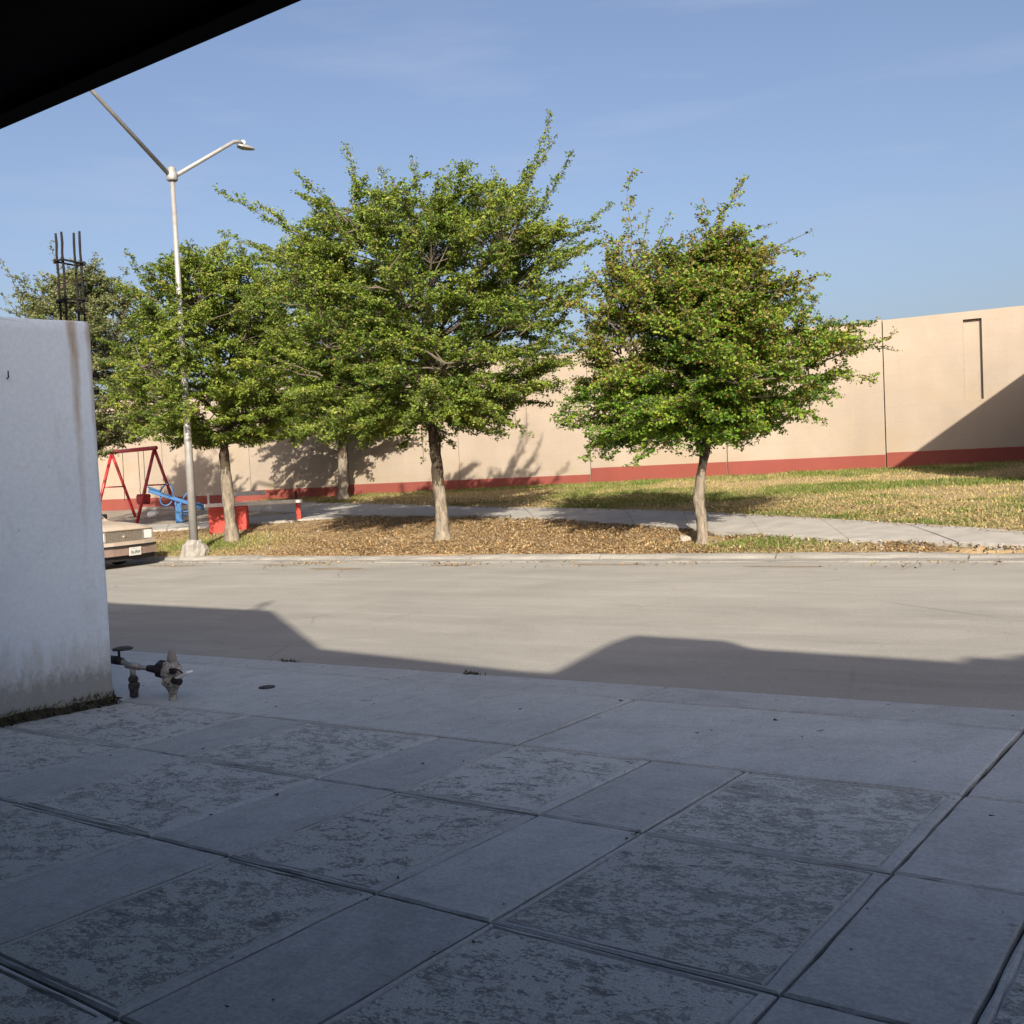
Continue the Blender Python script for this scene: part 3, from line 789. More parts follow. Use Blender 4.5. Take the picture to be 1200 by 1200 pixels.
# ---- carport roof: underside shade put into a near-black colour; only its street-side edge is in view, top left
cr = thing('carport_roof', 'carport roof edge with its shade painted black, jutting in overhead at the top left', 'roof')
def st_box(name, s0, s1, t0, t1, z0, z1, mat, parent):
    bm = bmesh.new(); v = []
    for z in (z0, z1):
        for s_, t_ in ((s0, t0), (s1, t0), (s1, t1), (s0, t1)):
            x, y = XY(s_, t_); v.append(bm.verts.new((x, y, z)))
    for f in ((3, 2, 1, 0), (4, 5, 6, 7), (0, 1, 5, 4), (1, 2, 6, 5), (2, 3, 7, 6), (3, 0, 4, 7)): bm.faces.new([v[i] for i in f])
    return obj_bm(name, bm, mat, parent)
st_box('roof_sheet', -5.9, 4.4, -1.45, 1.50, 2.225, 2.30, M['roof_shade_black'], cr)
st_box('edge_beam', -5.9, 4.4, 1.502, 1.56, 2.2, 2.33, M['roof_shade_black'], cr)
for s_ in (-5.85, 4.3): tube_obj('post', [(*XY(s_, 1.4), -.2), (*XY(s_, 1.4), 2.2)], .05, M['roof_shade_black'], cr)

# ---- the house the picture is taken from: stands behind, its parapets throw the long shade on the street
hz_ = thing('house', 'grey rendered two part house behind the carport', 'house')
out = [(-18, -1.0), (-18, 6.2), (-6.5, 6.14), (-4.7, 5.96), (-1.60, 5.90), (-.39, 4.76), (.25, 4.70), (1.58, 4.57), (1.97, 4.57), (2.91, 5.63), (3.69, 5.59), (3.79, 5.40), (5.19, 5.32), (5.25, 5.46), (5.53, 5.47), (5.6, 5.55), (5.9, 5.65), (6.42, 5.8), (9, 6.1), (16, 6.1), (16, -1.0)]
bm = bmesh.new()
fr = [bm.verts.new((*XY(s_, -1.5), z)) for s_, z in out]; bk = [bm.verts.new((*XY(s_, -1.9), z)) for s_, z in out]
bm.faces.new(fr); bm.faces.new(list(reversed(bk)))
for a, b, c, d in zip(fr, fr[1:] + fr[:1], bk[1:] + bk[:1], bk): bm.faces.new((a, d, c, b))
bmesh.ops.recalc_face_normals(bm, faces=bm.faces)
obj_bm('front_wall', bm, M['plaster'], hz_)
st_box('body', -17.9, 15.9, -9, -1.902, -1, 3.3, M['plaster'], hz_)
st_box('door', -.4, .55, -1.498, -1.46, drive_z(0, -1.5), 2.0, simple('brown_door', (.09, .05, .03), .5), hz_)

# ---- building at the end of the park, out of view to the right; throws the slanting shade on the wall
sh = thing('shop_building', 'plain flat roofed building beyond the right end of the lawn', 'building')
bm = bmesh.new()
fp = [(9.78, 17.11), (10.92, 12.15), (24, 7.5), (27, 13), (13.3, 20.93)]
zb_ = [(p[0], p[1], -.6) for p in fp]; zt_ = [(p[0], p[1], 5.0) for p in fp]
v0 = [bm.verts.new(p) for p in zb_]; v1 = [bm.verts.new(p) for p in zt_]
bm.faces.new(v1); bm.faces.new(list(reversed(v0)))
for k in range(5): bm.faces.new((v0[k], v0[(k + 1) % 5], v1[(k + 1) % 5], v1[k]))
bmesh.ops.recalc_face_normals(bm, faces=bm.faces)
obj_bm('wall', bm, M['plaster'], sh)

# ================================================================== TREES
def view_axes(x, y):
    d = np.array([x, y]) / math.hypot(x, y)
    return np.array([d[1], -d[0], 0.0]), np.array([d[0], d[1], 0.0])      # lateral (to the right seen from the house), depth
def bez(p0, p1, p2, u):
    u = u[:, None]; return p0 * (1 - u) ** 2 + 2 * p1 * u * (1 - u) + p2 * u * u
def tubes_mesh(name, paths, mat, parent, sides=5):
    """many tapered tubes as one mesh: paths = [(pts (n,3), radii (n,))]"""
    Vs, Fs, base = [], [], 0
    ang = np.arange(sides) * 2 * math.pi / sides
    for P, R in paths:
        P = np.asarray(P, float); n = len(P)
        D = np.gradient(P, axis=0); D /= (np.linalg.norm(D, axis=1, keepdims=True) + 1e-9)
        ref = np.array([.31, .17, .93]) if abs(D[0] @ np.array([.31, .17, .93])) < .9 else np.array([.9, .2, .1])
        A = np.cross(D, ref); A /= (np.linalg.norm(A, axis=1, keepdims=True) + 1e-9); B = np.cross(D, A)
        ring = P[:, None, :] + (A[:, None, :] * np.cos(ang)[None, :, None] + B[:, None, :] * np.sin(ang)[None, :, None]) * np.asarray(R)[:, None, None]
        Vs.append(ring.reshape(-1, 3))
        i = np.arange(n - 1)[:, None] * sides; k = np.arange(sides)[None, :]; k2 = (k + 1) % sides
        Fs.append(np.stack([i + k, i + k2, i + sides + k2, i + sides + k], -1).reshape(-1, 4) + base); base += n * sides
    return np_mesh(name, np.concatenate(Vs), np.concatenate(Fs), 4, mat, parent, None, True)

def make_tree(label, s, t, trunk, tr_r, wash, prof, shoots, nb, seed, tints, leaf=(.055, .026), dep=.85, twigs=15, lpt=24, sparse=None, loose=(), group='trees in the park'):
    rn = np.random.RandomState(seed)
    x0, y0 = XY(s, t); z0 = float(terr_z(np.array([s]), np.array([t]))[0]) - .03
    LA, DE = view_axes(x0, y0); UP = np.array([0, 0, 1.0])
    root = thing('tree', label, 'tree', (x0, y0, z0), 0, group)
    W = lambda a: LA * a[0] + DE * a[1] + UP * a[2]
    # trunk with root flare
    tp = np.array(trunk, float); q = np.linspace(0, 1, 16)
    dd = np.linspace(0, 1, len(tp))
    P = np.stack([np.interp(q, dd, tp[:, i]) for i in range(3)], 1)
    for _ in range(2): P[1:-1] = (P[:-2] + 2 * P[1:-1] + P[2:]) / 4
    Pw = np.array([W(p) for p in P])
    R = tr_r * (1 - .28 * q) * (1 + .45 * np.exp(-q * 16)) * (1 + .06 * rn.randn(16))
    tb = tubes_mesh('trunk', [(Pw, R)], M['bark'], root, 14)
    me = tb.data
    co = np.empty(len(me.vertices) * 3, np.float32); me.vertices.foreach_get('co', co); co = co.reshape(-1, 3)
    co += (rn.rand(len(co), 3) - .5).astype(np.float32) * tr_r * .26
    me.vertices.foreach_set('co', co.ravel()); me.update()
    tb['wash'] = wash
    top = P[-1]
    prof = np.array(prof, float)           # z, left, right
    zmin, zmax = prof[0, 0], prof[-1, 0]
    L = lambda z: np.interp(z, prof[:, 0], prof[:, 1]); Rr = lambda z: np.interp(z, prof[:, 0], prof[:, 2])
    cz = lambda z: (L(z) + Rr(z)) / 2; wz = lambda z: (Rr(z) - L(z)) / 2
    wmax = max(wz(z) for z in prof[:, 0])
    # leader from the trunk top to the crown's head
    ltop = np.array([cz(zmax) * .8 + .2 * top[0], 0, zmax * .86 + top[2] * .14])
    branches = []
    lead = bez(top, np.array([top[0], 0, (top[2] + ltop[2]) / 2]), ltop, np.linspace(0, 1, 10))
    branches.append((np.array([W(p) for p in lead]), np.linspace(tr_r * .66, .012, 10)))
    limbs = [lead]
    nl = 13
    for i in range(nl):
        th = i * 2.399 + rn.rand() * .5
        f = (i + .5) / nl
        zt = zmin + (zmax - zmin) * (.12 + .75 * f)
        w = max(.4, wz(zt)) * .74
        tip = np.array([cz(zt) + w * math.cos(th), dep * w * math.sin(th), zt + rn.randn() * .1])
        k = f * .55
        st = lead[int(k * 9)]
        mid = st + (tip - st) * .45 + np.array([0, 0, .22 * np.linalg.norm(tip - st) * (1 - .5 * f)])
        lp = bez(st, mid, tip, np.linspace(0, 1, 9)); lp[1:-1] += rn.randn(7, 3) * .05
        limbs.append(lp)
        r0 = tr_r * (.5 - .28 * f)
        branches.append((np.array([W(p) for p in lp]), np.linspace(r0, .010, 9)))
    allp = np.concatenate(limbs)
    bough = []
    # boughs fill the crown's volume, denser towards its skin
    tries = 0
    while len(bough) < nb and tries < nb * 30:
        tries += 1
        z = zmin + (zmax - zmin) * rn.rand()
        if rn.rand() > (wz(z) + .25) / (wmax + .25): continue
        th = rn.rand() * 2 * math.pi; rho = min(1.04, .26 + .76 * rn.rand() ** .62)
        tip = np.array([cz(z) + wz(z) * rho * math.cos(th), dep * max(wz(z), .4) * rho * math.sin(th), z + rn.randn() * .06])
        if sparse and rn.rand() < sparse(tip): continue
        # grow from the closest limb point that lies lower and inward
        cand = allp[(allp[:, 2] < tip[2] + .15)]
        if len(cand) == 0: cand = allp
        d = np.linalg.norm((cand - tip) * np.array([1, 1, 1.3]), axis=1)
        want = rn.uniform(.55, 1.75) * min(1.0, wmax / 2.6)
        k = np.argsort(np.abs(d - want) + .5 * np.maximum(0, np.hypot(cand[:, 0] - cz(z), cand[:, 1]) - np.hypot(tip[0] - cz(z), tip[1]) + .25))[rn.randint(0, min(5, len(cand)))]
        st = cand[k]
        v = tip - st; ln = np.linalg.norm(v)
        if ln < .25: continue
        mid = st + v * .52 + np.array([0, 0, ln * (.02 + .16 * rn.rand())]) + rn.randn(3) * .05 * ln
        bough.append((st, mid, tip, ln, 1.0))
    for (bx_, bz_, hw_, hh_, cnt) in loose:
        for _ in range(cnt):
            an, rr_ = rn.rand() * 6.283, rn.rand() ** .5
            tp_l = np.array([bx_ + hw_ * rr_ * math.cos(an), .5 * hw_ * rn.randn(), bz_ + hh_ * rr_ * math.sin(an)])
            st_l = np.array([bx_ + .15 * (tp_l[0] - bx_) + .12 * rn.randn(), .1 * rn.randn(), max(top[2] + .2, tp_l[2] - .35 - .5 * rn.rand())])
            bough.append((st_l, (st_l + tp_l) / 2 + np.array([0, 0, .05]), tp_l, np.linalg.norm(tp_l - st_l), .55 + .25 * rn.rand()))
        stem = bez(np.array([bx_ + .75, 0, top[2] + .25]), np.array([bx_ + .1, 0, top[2] + .5]), np.array([bx_ + .05, 0, bz_ + hh_ * .8]), np.linspace(0, 1, 10))
        branches.append((np.array([W(p) for p in stem]), np.linspace(.035, .008, 10)))
    for sh_ in shoots:                      # (start, tip, bend, density)
        st, tip, bend, dens = [np.array(a, float) if hasattr(a, '__len__') else a for a in sh_]
        v = tip - st; ln = np.linalg.norm(v)
        bough.append((st, st + v * .5 + np.array([bend[0], 0, bend[1]]), tip, ln, dens))
    for _ in range(int(nb * .07)):
        z = zmin + (zmax - zmin) * (.22 + .62 * rn.rand() ** .8); th = rn.rand() * 2 * math.pi
        w_ = max(wz(z), .5); a_ = np.array([cz(z) + w_ * .72 * math.cos(th), dep * w_ * .72 * math.sin(th), z - .1])
        g_ = 1.04 + .16 * rn.rand()
        b_ = np.array([cz(z) + w_ * g_ * math.cos(th), dep * w_ * g_ * math.sin(th), z + .12 + .26 * rn.rand()])
        bough.append((a_, (a_ + b_) / 2 + np.array([0, 0, .04]), b_, np.linalg.norm(b_ - a_) * 1.25, .62 + .3 * rn.rand()))
    LV, LT = [], []
    for (st, mid, tip, ln, dens) in bough:
        n = 8; u = np.linspace(0, 1, n); bp = bez(st, mid, tip, u); bp[1:-1] += rn.randn(n - 2, 3) * .018
        r0 = .006 + .009 * min(1.6, ln)
        branches.append((np.array([W(p) for p in bp]), np.linspace(r0, .003, n)))
        ntw = max(3, int(twigs * dens * (.45 + .55 * min(2.2, ln))))
        side = 1
        u0 = .30 if ln < 1.6 else .42
        tone = rn.randn() * .22
        for j in range(ntw):
            uu = u0 + (1 - u0) * (j + rn.rand()) / ntw; side = -side
            b0 = np.array([np.interp(uu, u, bp[:, i]) for i in range(3)])
            b1 = np.array([np.interp(min(1, uu + .08), u, bp[:, i]) for i in range(3)])
            T = b1 - b0; nT = np.linalg.norm(T)
            T = T / nT if nT > 1e-6 else (tip - mid) / (np.linalg.norm(tip - mid) + 1e-9)
            H = np.cross(T, UP); nh = np.linalg.norm(H); H = H / nh if nh > .15 else np.array([1.0, 0, 0]); Vv = np.cross(H, T)
            roll = rn.randn() * .55
            S = H * math.cos(roll) * side + Vv * math.sin(roll)
            a = rn.uniform(.45, 1.05)
            tl = rn.uniform(.16, .40) * (1.2 - .75 * uu) * (1.0 if dens >= .7 else .55)
            D = T * math.cos(a) + S * math.sin(a)
            e1 = b0 + D * tl + UP * (tl * rn.uniform(-.18, .22))
            tw = np.stack([b0, (b0 + e1) / 2 + UP * .02, e1])
            branches.append((np.array([W(p) for p in tw]), np.array([.0038, .003, .0018])))
            m = max(4, int(lpt * (.7 + .6 * rn.rand()) * tl / .34 * min(1, dens + .25)))
            q = rn.rand(m) ** .8
            c = b0 + (e1 - b0) * q[:, None] + rn.randn(m, 3) * np.array([.034, .034, .020])
            LV.append(c); LT.append(np.full(m, tone + rn.randn() * .10))
    C = np.concatenate(LV); tone = np.concatenate(LT); nL = len(C)
    Cw = C[:, :1] * LA + C[:, 1:2] * DE + C[:, 2:] * UP
    # leaf cards: a folded pair of triangles each
    ax = rn.randn(nL, 3); ax[:, 2] *= .55; ax /= np.linalg.norm(ax, axis=1, keepdims=True)
    nrm = rn.randn(nL, 3) * .8 + np.array([0, 0, .45]); nrm -= ax * (nrm * ax).sum(1, keepdims=True); nrm /= np.linalg.norm(nrm, axis=1, keepdims=True)
    sd = np.cross(nrm, ax)
    ll = leaf[0] * (.5 + .95 * rn.rand(nL) ** 1.3)[:, None]; lw_ = leaf[1] * (.7 + .6 * rn.rand(nL))[:, None]
    base = Cw - ax * ll * .5; tipp = Cw + ax * ll * .5 - nrm * ll * .12
    l_ = Cw + sd * lw_ * .55 + nrm * lw_ * .28; r_ = Cw - sd * lw_ * .55 + nrm * lw_ * .28
    V = np.stack([base, l_, tipp, r_], 1).reshape(-1, 3)
    i = np.arange(nL)[:, None] * 4
    Fc = np.stack([i + np.array([[0, 1, 2]]), i + np.array([[0, 2, 3]])], 1).reshape(-1, 3)
    dark, mid_, lite, odd, podd = tints
    k = np.clip(.5 + tone + rn.randn(nL) * .22, 0, 1)[:, None]
    col = np.where(k < .5, np.array(dark) * (1 - 2 * k) + np.array(mid_) * 2 * k, np.array(mid_) * (2 - 2 * k) + np.array(lite) * (2 * k - 1))
    pr = podd(C) if callable(podd) else podd
    isodd = rn.rand(nL) < pr
    col[isodd] = np.array(odd) * (.7 + .6 * rn.rand(isodd.sum()))[:, None]
    np_mesh('crown', V, Fc, 3, M['leaf'], root, np.repeat(col, 2, 0))
    tubes_mesh('branches', branches[:1 + nl], M['bark'], root, 8)['wash'] = -50.0
    tubes_mesh('twigs', branches[1 + nl:], M['twig'], root, 3)
    return nL
def pxprof(rows_, k, xb, yb):     # crown outline read off the photograph as metres about the trunk foot
    return [((yb - y) / k, (a - xb) / k, (b - xb) / k) for y, a, b in rows_]
def pxs(k, xb, yb, x, y, d=0.0): return ((x - xb) / k, d, (yb - y) / k)

G_MAIN = ((.058, .110, .014), (.132, .202, .024), (.225, .285, .042), (.22, .18, .06), .08)
G_RIGHT = ((.048, .120, .010), (.108, .215, .016), (.205, .285, .030), (.20, .16, .04), lambda C: np.clip(.08 + .15 * (C[:, 2] - 2.0) + .10 * (C[:, 0] > .6) + .25 * (C[:, 0] < -.7) * (C[:, 2] > 2.6), .04, .5))
G_GREY = ((.075, .11, .035), (.135, .17, .065), (.20, .23, .10), (.19, .17, .09), .15)
nleaf = 0
k, xb, yb = 60.3, 518, 628
f1 = lambda x, y, d=0: pxs(60.3, 518, 628, x, y, d)
nleaf += make_tree('tallest broad crowned tree, in the middle of the leaf covered strip', -12.36, 15.42,
    [(0, 0, 0), (.01, 0, .6), (-.03, 0, 1.3), (-.06, 0, 1.9), (-.07, 0, 2.35)], .132, 1.1,
    pxprof([(515, 400, 615), (500, 352, 648), (480, 340, 662), (450, 335, 675), (400, 330, 690), (350, 330, 690), (300, 335, 688), (275, 345, 690), (250, 372, 665), (230, 410, 640), (215, 455, 600)], k, xb, yb),
    [(f1(600, 330), f1(668, 134), (.0, .0), .9), (f1(610, 300), f1(690, 180), (.1, -.1), .8), (f1(620, 330), f1(735, 242), (.1, .1), .7), (f1(600, 260), f1(672, 165), (0, 0), .7),
     (f1(430, 310), f1(283, 214), (-.1, .15), .85), (f1(420, 330), f1(285, 262), (-.1, .12), .7), (f1(450, 280), f1(432, 170), (0, 0), .9), (f1(430, 260), f1(372, 196), (0, .1), .7), (f1(410, 300), f1(330, 232), (0, .1), .8),
     (f1(520, 270), f1(505, 190), (0, 0), .9), (f1(555, 260), f1(545, 196), (0, 0), .7), (f1(580, 270), f1(600, 200), (0, 0), .8), (f1(590, 290), f1(640, 195), (0, 0), .9), (f1(480, 270), f1(470, 192), (0, 0), .7),
     (f1(630, 420), f1(705, 330), (.1, .1), .8), (f1(600, 440), f1(680, 470), (.1, .2), .8), (f1(440, 470), f1(350, 480), (-.1, .2), .9), (f1(470, 480), f1(390, 508), (0, .25), .8), (f1(560, 480), f1(625, 508), (0, .25), .7), (f1(500, 480), f1(500, 535), (.0, .25), .5)],
    620, 21, G_MAIN, (.062, .033), .85, 17, 27)
f2 = lambda x, y, d=0: pxs(75.1, 820, 632, x, y, d)
nleaf += make_tree('shortest bright green tree with a crooked trunk, at the right beside the path', -6.62, 14.72,
    [(0, 0, 0), (.03, 0, .30), (.0, 0, .55), (-.03, 0, .8), (.03, 0, 1.1), (.08, 0, 1.4), (.17, 0, 1.8)], .093, 1.35,
    pxprof([(522, 676, 860), (505, 662, 935), (480, 654, 965), (455, 660, 985), (430, 668, 1010), (405, 684, 1010), (380, 692, 990), (350, 702, 960), (325, 735, 938), (300, 752, 925), (282, 772, 905), (268, 800, 885)], 75.1, 820, 632),
    [(f2(745, 420), f2(755, 190), (.0, .0), .75), (f2(735, 400), f2(722, 255), (-.05, 0), .6), (f2(750, 350), f2(800, 240), (0, .1), .45), (f2(740, 370), f2(700, 300), (0, .1), .6), (f2(745, 330), f2(775, 235), (.0, .0), .5),
     (f2(820, 320), f2(884, 213), (-.05, .05), .85), (f2(860, 320), f2(958, 274), (.0, .12), .35), (f2(860, 290), f2(915, 262), (.0, .1), .35), (f2(880, 350), f2(972, 326), (.1, .1), .7), (f2(840, 300), f2(835, 235), (0, 0), .8),
     (f2(930, 410), f2(1046, 418), (.1, .15), .6), (f2(920, 390), f2(1020, 385), (.1, .1), .8), (f2(930, 440), f2(1018, 445), (.1, .1), .7), (f2(900, 300), f2(945, 300), (0, .1), .6), (f2(700, 470), f2(652, 470), (0, .1), .8), (f2(910, 470), f2(965, 492), (0, .1), .7), (f2(720, 440), f2(690, 330), (0, .1), .5)],
    520, 33, G_RIGHT, (.055, .034), .85, 17, 26, lambda p: .45 if (p[0] < -.9 and p[2] > 2.7) else 0, loose=[((738 - 820) / 75.1, (632 - 335) / 75.1, .70, 1.15, 60)])
f3 = lambda x, y, d=0: pxs(51.5, 272, 633, x, y, d)
nleaf += make_tree('tree with pale washed trunk standing in front of the red bench', -18.38, 15.31,
    [(0, 0, 0), (-.02, 0, .6), (-.04, 0, 1.2), (-.07, 0, 1.8), (-.05, 0, 2.25)], .14, 1.55,
    pxprof([(520, 205, 345), (506, 160, 372), (480, 140, 385), (440, 142, 388), (400, 152, 385), (360, 172, 375), (330, 190, 360), (305, 205, 335), (290, 228, 305)], 51.5, 272, 633),
    [(f3(210, 380), f3(178, 298), (0, 0), .8), (f3(230, 350), f3(245, 284), (0, 0), .8), (f3(215, 370), f3(195, 310), (0, 0), .6), (f3(270, 340), f3(285, 280), (0, 0), .8), (f3(210, 470), f3(140, 500), (0, .15), .9), (f3(220, 480), f3(165, 512), (0, .2), .7), (f3(200, 430), f3(140, 420), (0, .1), .9)] + [(f3(245 + 3 * (q_ % 4), 470 - 9 * q_, -.5), f3(192 + (q_ * 37) % 46, 505 - 9 * q_, -2.05 - .07 * (q_ % 5)), (0, .12), .85) for q_ in range(14)],
    430, 44, G_MAIN, (.066, .036), .9, 15, 26)
nleaf += make_tree('slim tree growing close to the cream wall behind the path', -22.19, 22.88,
    [(0, 0, 0), (.03, 0, .8), (.06, 0, 1.5), (.1, 0, 2.1)], .165, 1.35,
    pxprof([(516, 310, 490), (490, 280, 512), (450, 275, 515), (400, 275, 515), (350, 280, 500), (310, 305, 470), (280, 325, 440)], 37.8, 402, 587),
    [], 420, 55, G_MAIN, (.08, .045), .6, 14, 24)
f5 = lambda x, y, d=0: pxs(44.3, 98, 640, x, y, d)
nleaf += make_tree('greyish green tree rising behind the white wall and its bars', -24.4, 15.5,
    [(0, 0, 0), (.03, 0, .8), (.0, 0, 1.5), (.05, 0, 2.2)], .15, 1.4,
    pxprof([(532, 60, 150), (508, 40, 215), (470, 32, 228), (430, 30, 220), (390, 34, 196), (360, 44, 180), (335, 62, 155), (318, 85, 140)], 44.3, 98, 640),
    [(f5(60, 390), f5(28, 312), (0, .05), .6), (f5(60, 400), f5(22, 345), (0, .05), .5), (f5(90, 350), f5(82, 290), (0, 0), .6), (f5(120, 360), f5(128, 305), (0, 0), .8), (f5(140, 370), f5(160, 322), (0, 0), .7), (f5(100, 350), f5(110, 312), (0, 0), .7)],
    420, 66, G_GREY, (.068, .037), .85, 15, 24)

# ================================================================== GROUND COVER
rg = np.random.RandomState(12)
def in_view(s, t, marg=.09):
    x = s * EX + t * QX; y = s * EY + t * QY
    return (np.abs(x / y) < .53 + marg) & (y > 5)
def sample_area(n, s0, s1, tmax_off):
    S = rg.uniform(s0, s1, n); T = T_CURB + .2 + (t_wall(S) - .05 - T_CURB - .2) * rg.rand(n)
    return S, T
# turf blades
S, T = sample_area(620000, -34, 4, 0)
ok = in_view(S, T) & ~((T > path_front(S) - .03) & (T < path_back(S) + .03)) & ~sand_mask(S, T)
fork = (S < -18.5) & (T > np.interp(S, _ff[:, 0], _ff[:, 1])) & (T < np.interp(S, _fb[:, 0], _fb[:, 1])); ok &= ~fork
gr = greenness(S, T); strip_ = strip_mask(S, T)
dens = np.where(strip_, gr * 1.0 - .10, .30 + .5 * gr) * (.35 + 1.1 * fbm(S * 2.7, T * 2.7, 3))
ok &= rg.rand(len(S)) < dens
S, T, gr = S[ok], T[ok], gr[ok]
n = len(S); Z = terr_z(S, T) - .004
h = (.022 + .05 * rg.rand(n) ** 2) * (.75 + .5 * gr); w = .007 + .006 * rg.rand(n); a = rg.rand(n) * 2 * math.pi
X, Y = S * EX + T * QX, S * EY + T * QY
P0 = np.stack([X - np.cos(a) * w, Y - np.sin(a) * w, Z], 1); P1 = np.stack([X + np.cos(a) * w, Y + np.sin(a) * w, Z], 1)
P2 = np.stack([X + rg.randn(n) * .022, Y + rg.randn(n) * .022, Z + h], 1)
pg = np.clip(gr * .95 + rg.randn(n) * .2, 0, 1)[:, None]
tint = (np.array([.42, .33, .17]) * (1 - pg) + np.array([.10, .15, .03]) * pg) * (.7 + .55 * rg.rand(n))[:, None]
tag(np_mesh('grass', np.stack([P0, P1, P2], 1).reshape(-1, 3), np.arange(3 * n).reshape(-1, 3), 3, M['grassblade'], None, tint), 'patchy half dry grass on the lawn and round the strip', kind='stuff')
# fallen leaves: thick in the strip, thin in the gutter and on the lawn edge
def litter(S, T, Z, size, rg, up=.012):
    n = len(S); X, Y = S * EX + T * QX, S * EY + T * QY
    a = rg.rand(n) * 2 * math.pi; l = size * (.6 + .8 * rg.rand(n)); w = l * (.35 + .25 * rg.rand(n))
    tx, ty, rz = rg.randn(n) * .45, rg.randn(n) * .45, rg.rand(n) * up
    ca, sa = np.cos(a), np.sin(a)
    def pt(u, v): return np.stack([X + ca * u - sa * v, Y + sa * u + ca * v, Z + rz + tx * u + ty * v + np.abs(tx * u + ty * v) * .6], 1)
    V = np.stack([pt(-l, 0), pt(0 * l, -w), pt(l, 0), pt(0 * l, w)], 1).reshape(-1, 3)
    pal = np.array([[.29, .185, .085], [.25, .155, .075], [.36, .25, .125], [.16, .105, .06], [.34, .28, .17], [.22, .175, .10]])
    return V, pal[rg.randint(0, 6, n)] * (.65 + .6 * rg.rand(n))[:, None]
S = rg.uniform(-26, 0, 190000); T = T_CURB + .16 + (path_front(S) - T_CURB - .12) * rg.rand(len(S))
d = .25 + .95 * np.exp(-((S + 11.3) / 4.6) ** 2); d = d * (1 - .75 * greenness(S, T)) * np.clip(fbm(S * 1.5, T * 2.2, 4) * 3.0 - .55, .12, 1.2); d[S > -5.5] *= .35; d[S > -3] *= .3
ok = (rg.rand(len(S)) < d) & in_view(S, T) & ~((S < -18.5) & (T > np.interp(S, _ff[:, 0], _ff[:, 1])))
V1, c1 = litter(S[ok], T[ok], terr_z(S[ok], T[ok]) + .004, .020, rg)
S = rg.uniform(-24, -2, 4200); T = T_CURB - .27 - np.abs(rg.randn(len(S))) * .35
cl = fbm(S * .8, T * 2 + 3, 3); ok = in_view(S, T) & (rg.rand(len(S)) < np.clip((cl - .46) * 3.5, .02, 1) * np.where(S > -8, .4, 1))
V2, c2 = litter(S[ok], T[ok], street_z(S[ok], T[ok]) + .012, .02, rg, .006)
S = rg.uniform(-28, 2, 16000); T = path_back(S) + np.abs(rg.randn(len(S))) * 1.6 - .3
ok = in_view(S, T) & (T < t_wall(S) - .1)
V3, c3 = litter(S[ok], T[ok], terr_z(S[ok], T[ok]) + .05, .02, rg, .01)
V = np.concatenate([V1, V2, V3]); c = np.concatenate([c1, c2, c3])
tag(np_mesh('fallen_leaves', V, np.arange(len(V)).reshape(-1, 4), 4, M['drylitter'], None, c), 'brown fallen leaves covering the strip under the trees', kind='stuff')
bm = bmesh.new(); rm = random.Random(31)
for (s_, t_, a_, b_) in ((-12.2, 12.35, .75, .16), (-17.0, 12.7, .9, .12), (-10.2, 12.9, .5, .10), (-7.4, 13.0, .7, .08), (-14.3, 12.9, .6, .09), (-4.6, 12.8, .6, .07)):
    c_ = None; ring = []
    for k in range(22):
        an = 2 * math.pi * k / 22; f = rm.uniform(.65, 1.1); ss_ = s_ + a_ * math.cos(an) * f; tt_ = t_ + b_ * math.sin(an) * f
        ring.append(bm.verts.new((*XY(ss_, tt_), float(road_z(np.array(ss_), np.array(tt_))) + .004)))
    cc = bm.verts.new((*XY(s_, t_), float(road_z(np.array(s_), np.array(t_))) + .010))
    for k in range(22): bm.faces.new((cc, ring[k], ring[(k + 1) % 22]))
tag(obj_bm('mud', bm, simple('brown_mud', (.21, .165, .115), .95, var=.3, scale=12, bumps=.4)), 'thin brown mud patches dried on the road near the far kerb', kind='stuff')
# clods, twigs and stones along the path edge
Vt, Ft = [], []
for k in range(700):
    s_ = rg.uniform(-22, 0); t_ = path_front(s_) - abs(rg.randn()) * .12 if rg.rand() < .6 else rg.uniform(T_CURB + .2, path_front(s_))
    r = .008 + .022 * rg.rand() ** 3
    c0 = np.array([*XY(s_, t_), float(terr_z(np.array([s_]), np.array([t_]))[0]) + r * .5])
    p = c0 + rg.randn(5, 3) * r; i = len(Vt); Vt += list(p)
    Ft += [(i, i + 1, i + 2), (i, i + 2, i + 3), (i, i + 3, i + 4), (i, i + 4, i + 1), (i + 1, i + 2, i + 4), (i + 2, i + 3, i + 4)]
tag(np_mesh('gravel', Vt, Ft, 3, M['stone'], None), 'small stones and crumbs of soil along the path edge', kind='stuff')

Vt, Ft, Tt = [], [], []
for k in range(520):
    s_, t_ = rg.uniform(-9, 1.2), rg.uniform(1.2, 5.4)
    if rg.rand() < .55:                       # most of it lies along the joints
        a_ = list(A_L.values())[rg.randint(0, 8)]; s_ = a_[0] * t_ + a_[1] + rg.randn() * .03
    r = .002 + .006 * rg.rand() ** 2
    c0 = np.array([*XY(s_, t_), drive_z(s_, t_) + .002]); p_ = c0 + rg.randn(4, 3) * np.array([r, r, r * .4]); p_[:, 2] = np.maximum(p_[:, 2], c0[2])
    i = len(Vt); Vt += list(p_); Ft += [(i, i + 1, i + 2), (i, i + 2, i + 3), (i, i + 3, i + 1), (i + 1, i + 2, i + 3)]
    col_ = np.array([[.06, .055, .05], [.16, .12, .08], [.42, .41, .39]][rg.choice(3, p=[.6, .25, .15])]) * (.7 + .6 * rg.rand()); Tt += [col_] * 4
tag(np_mesh('grit', Vt, Ft, 3, M['soil'], None, np.array(Tt)), 'grit and crumbs of dry leaf scattered on the driveway', kind='stuff')

# ================================================================== OBJECTS
def gz(s, t): return float(terr_z(np.array([s]), np.array([t]))[0])

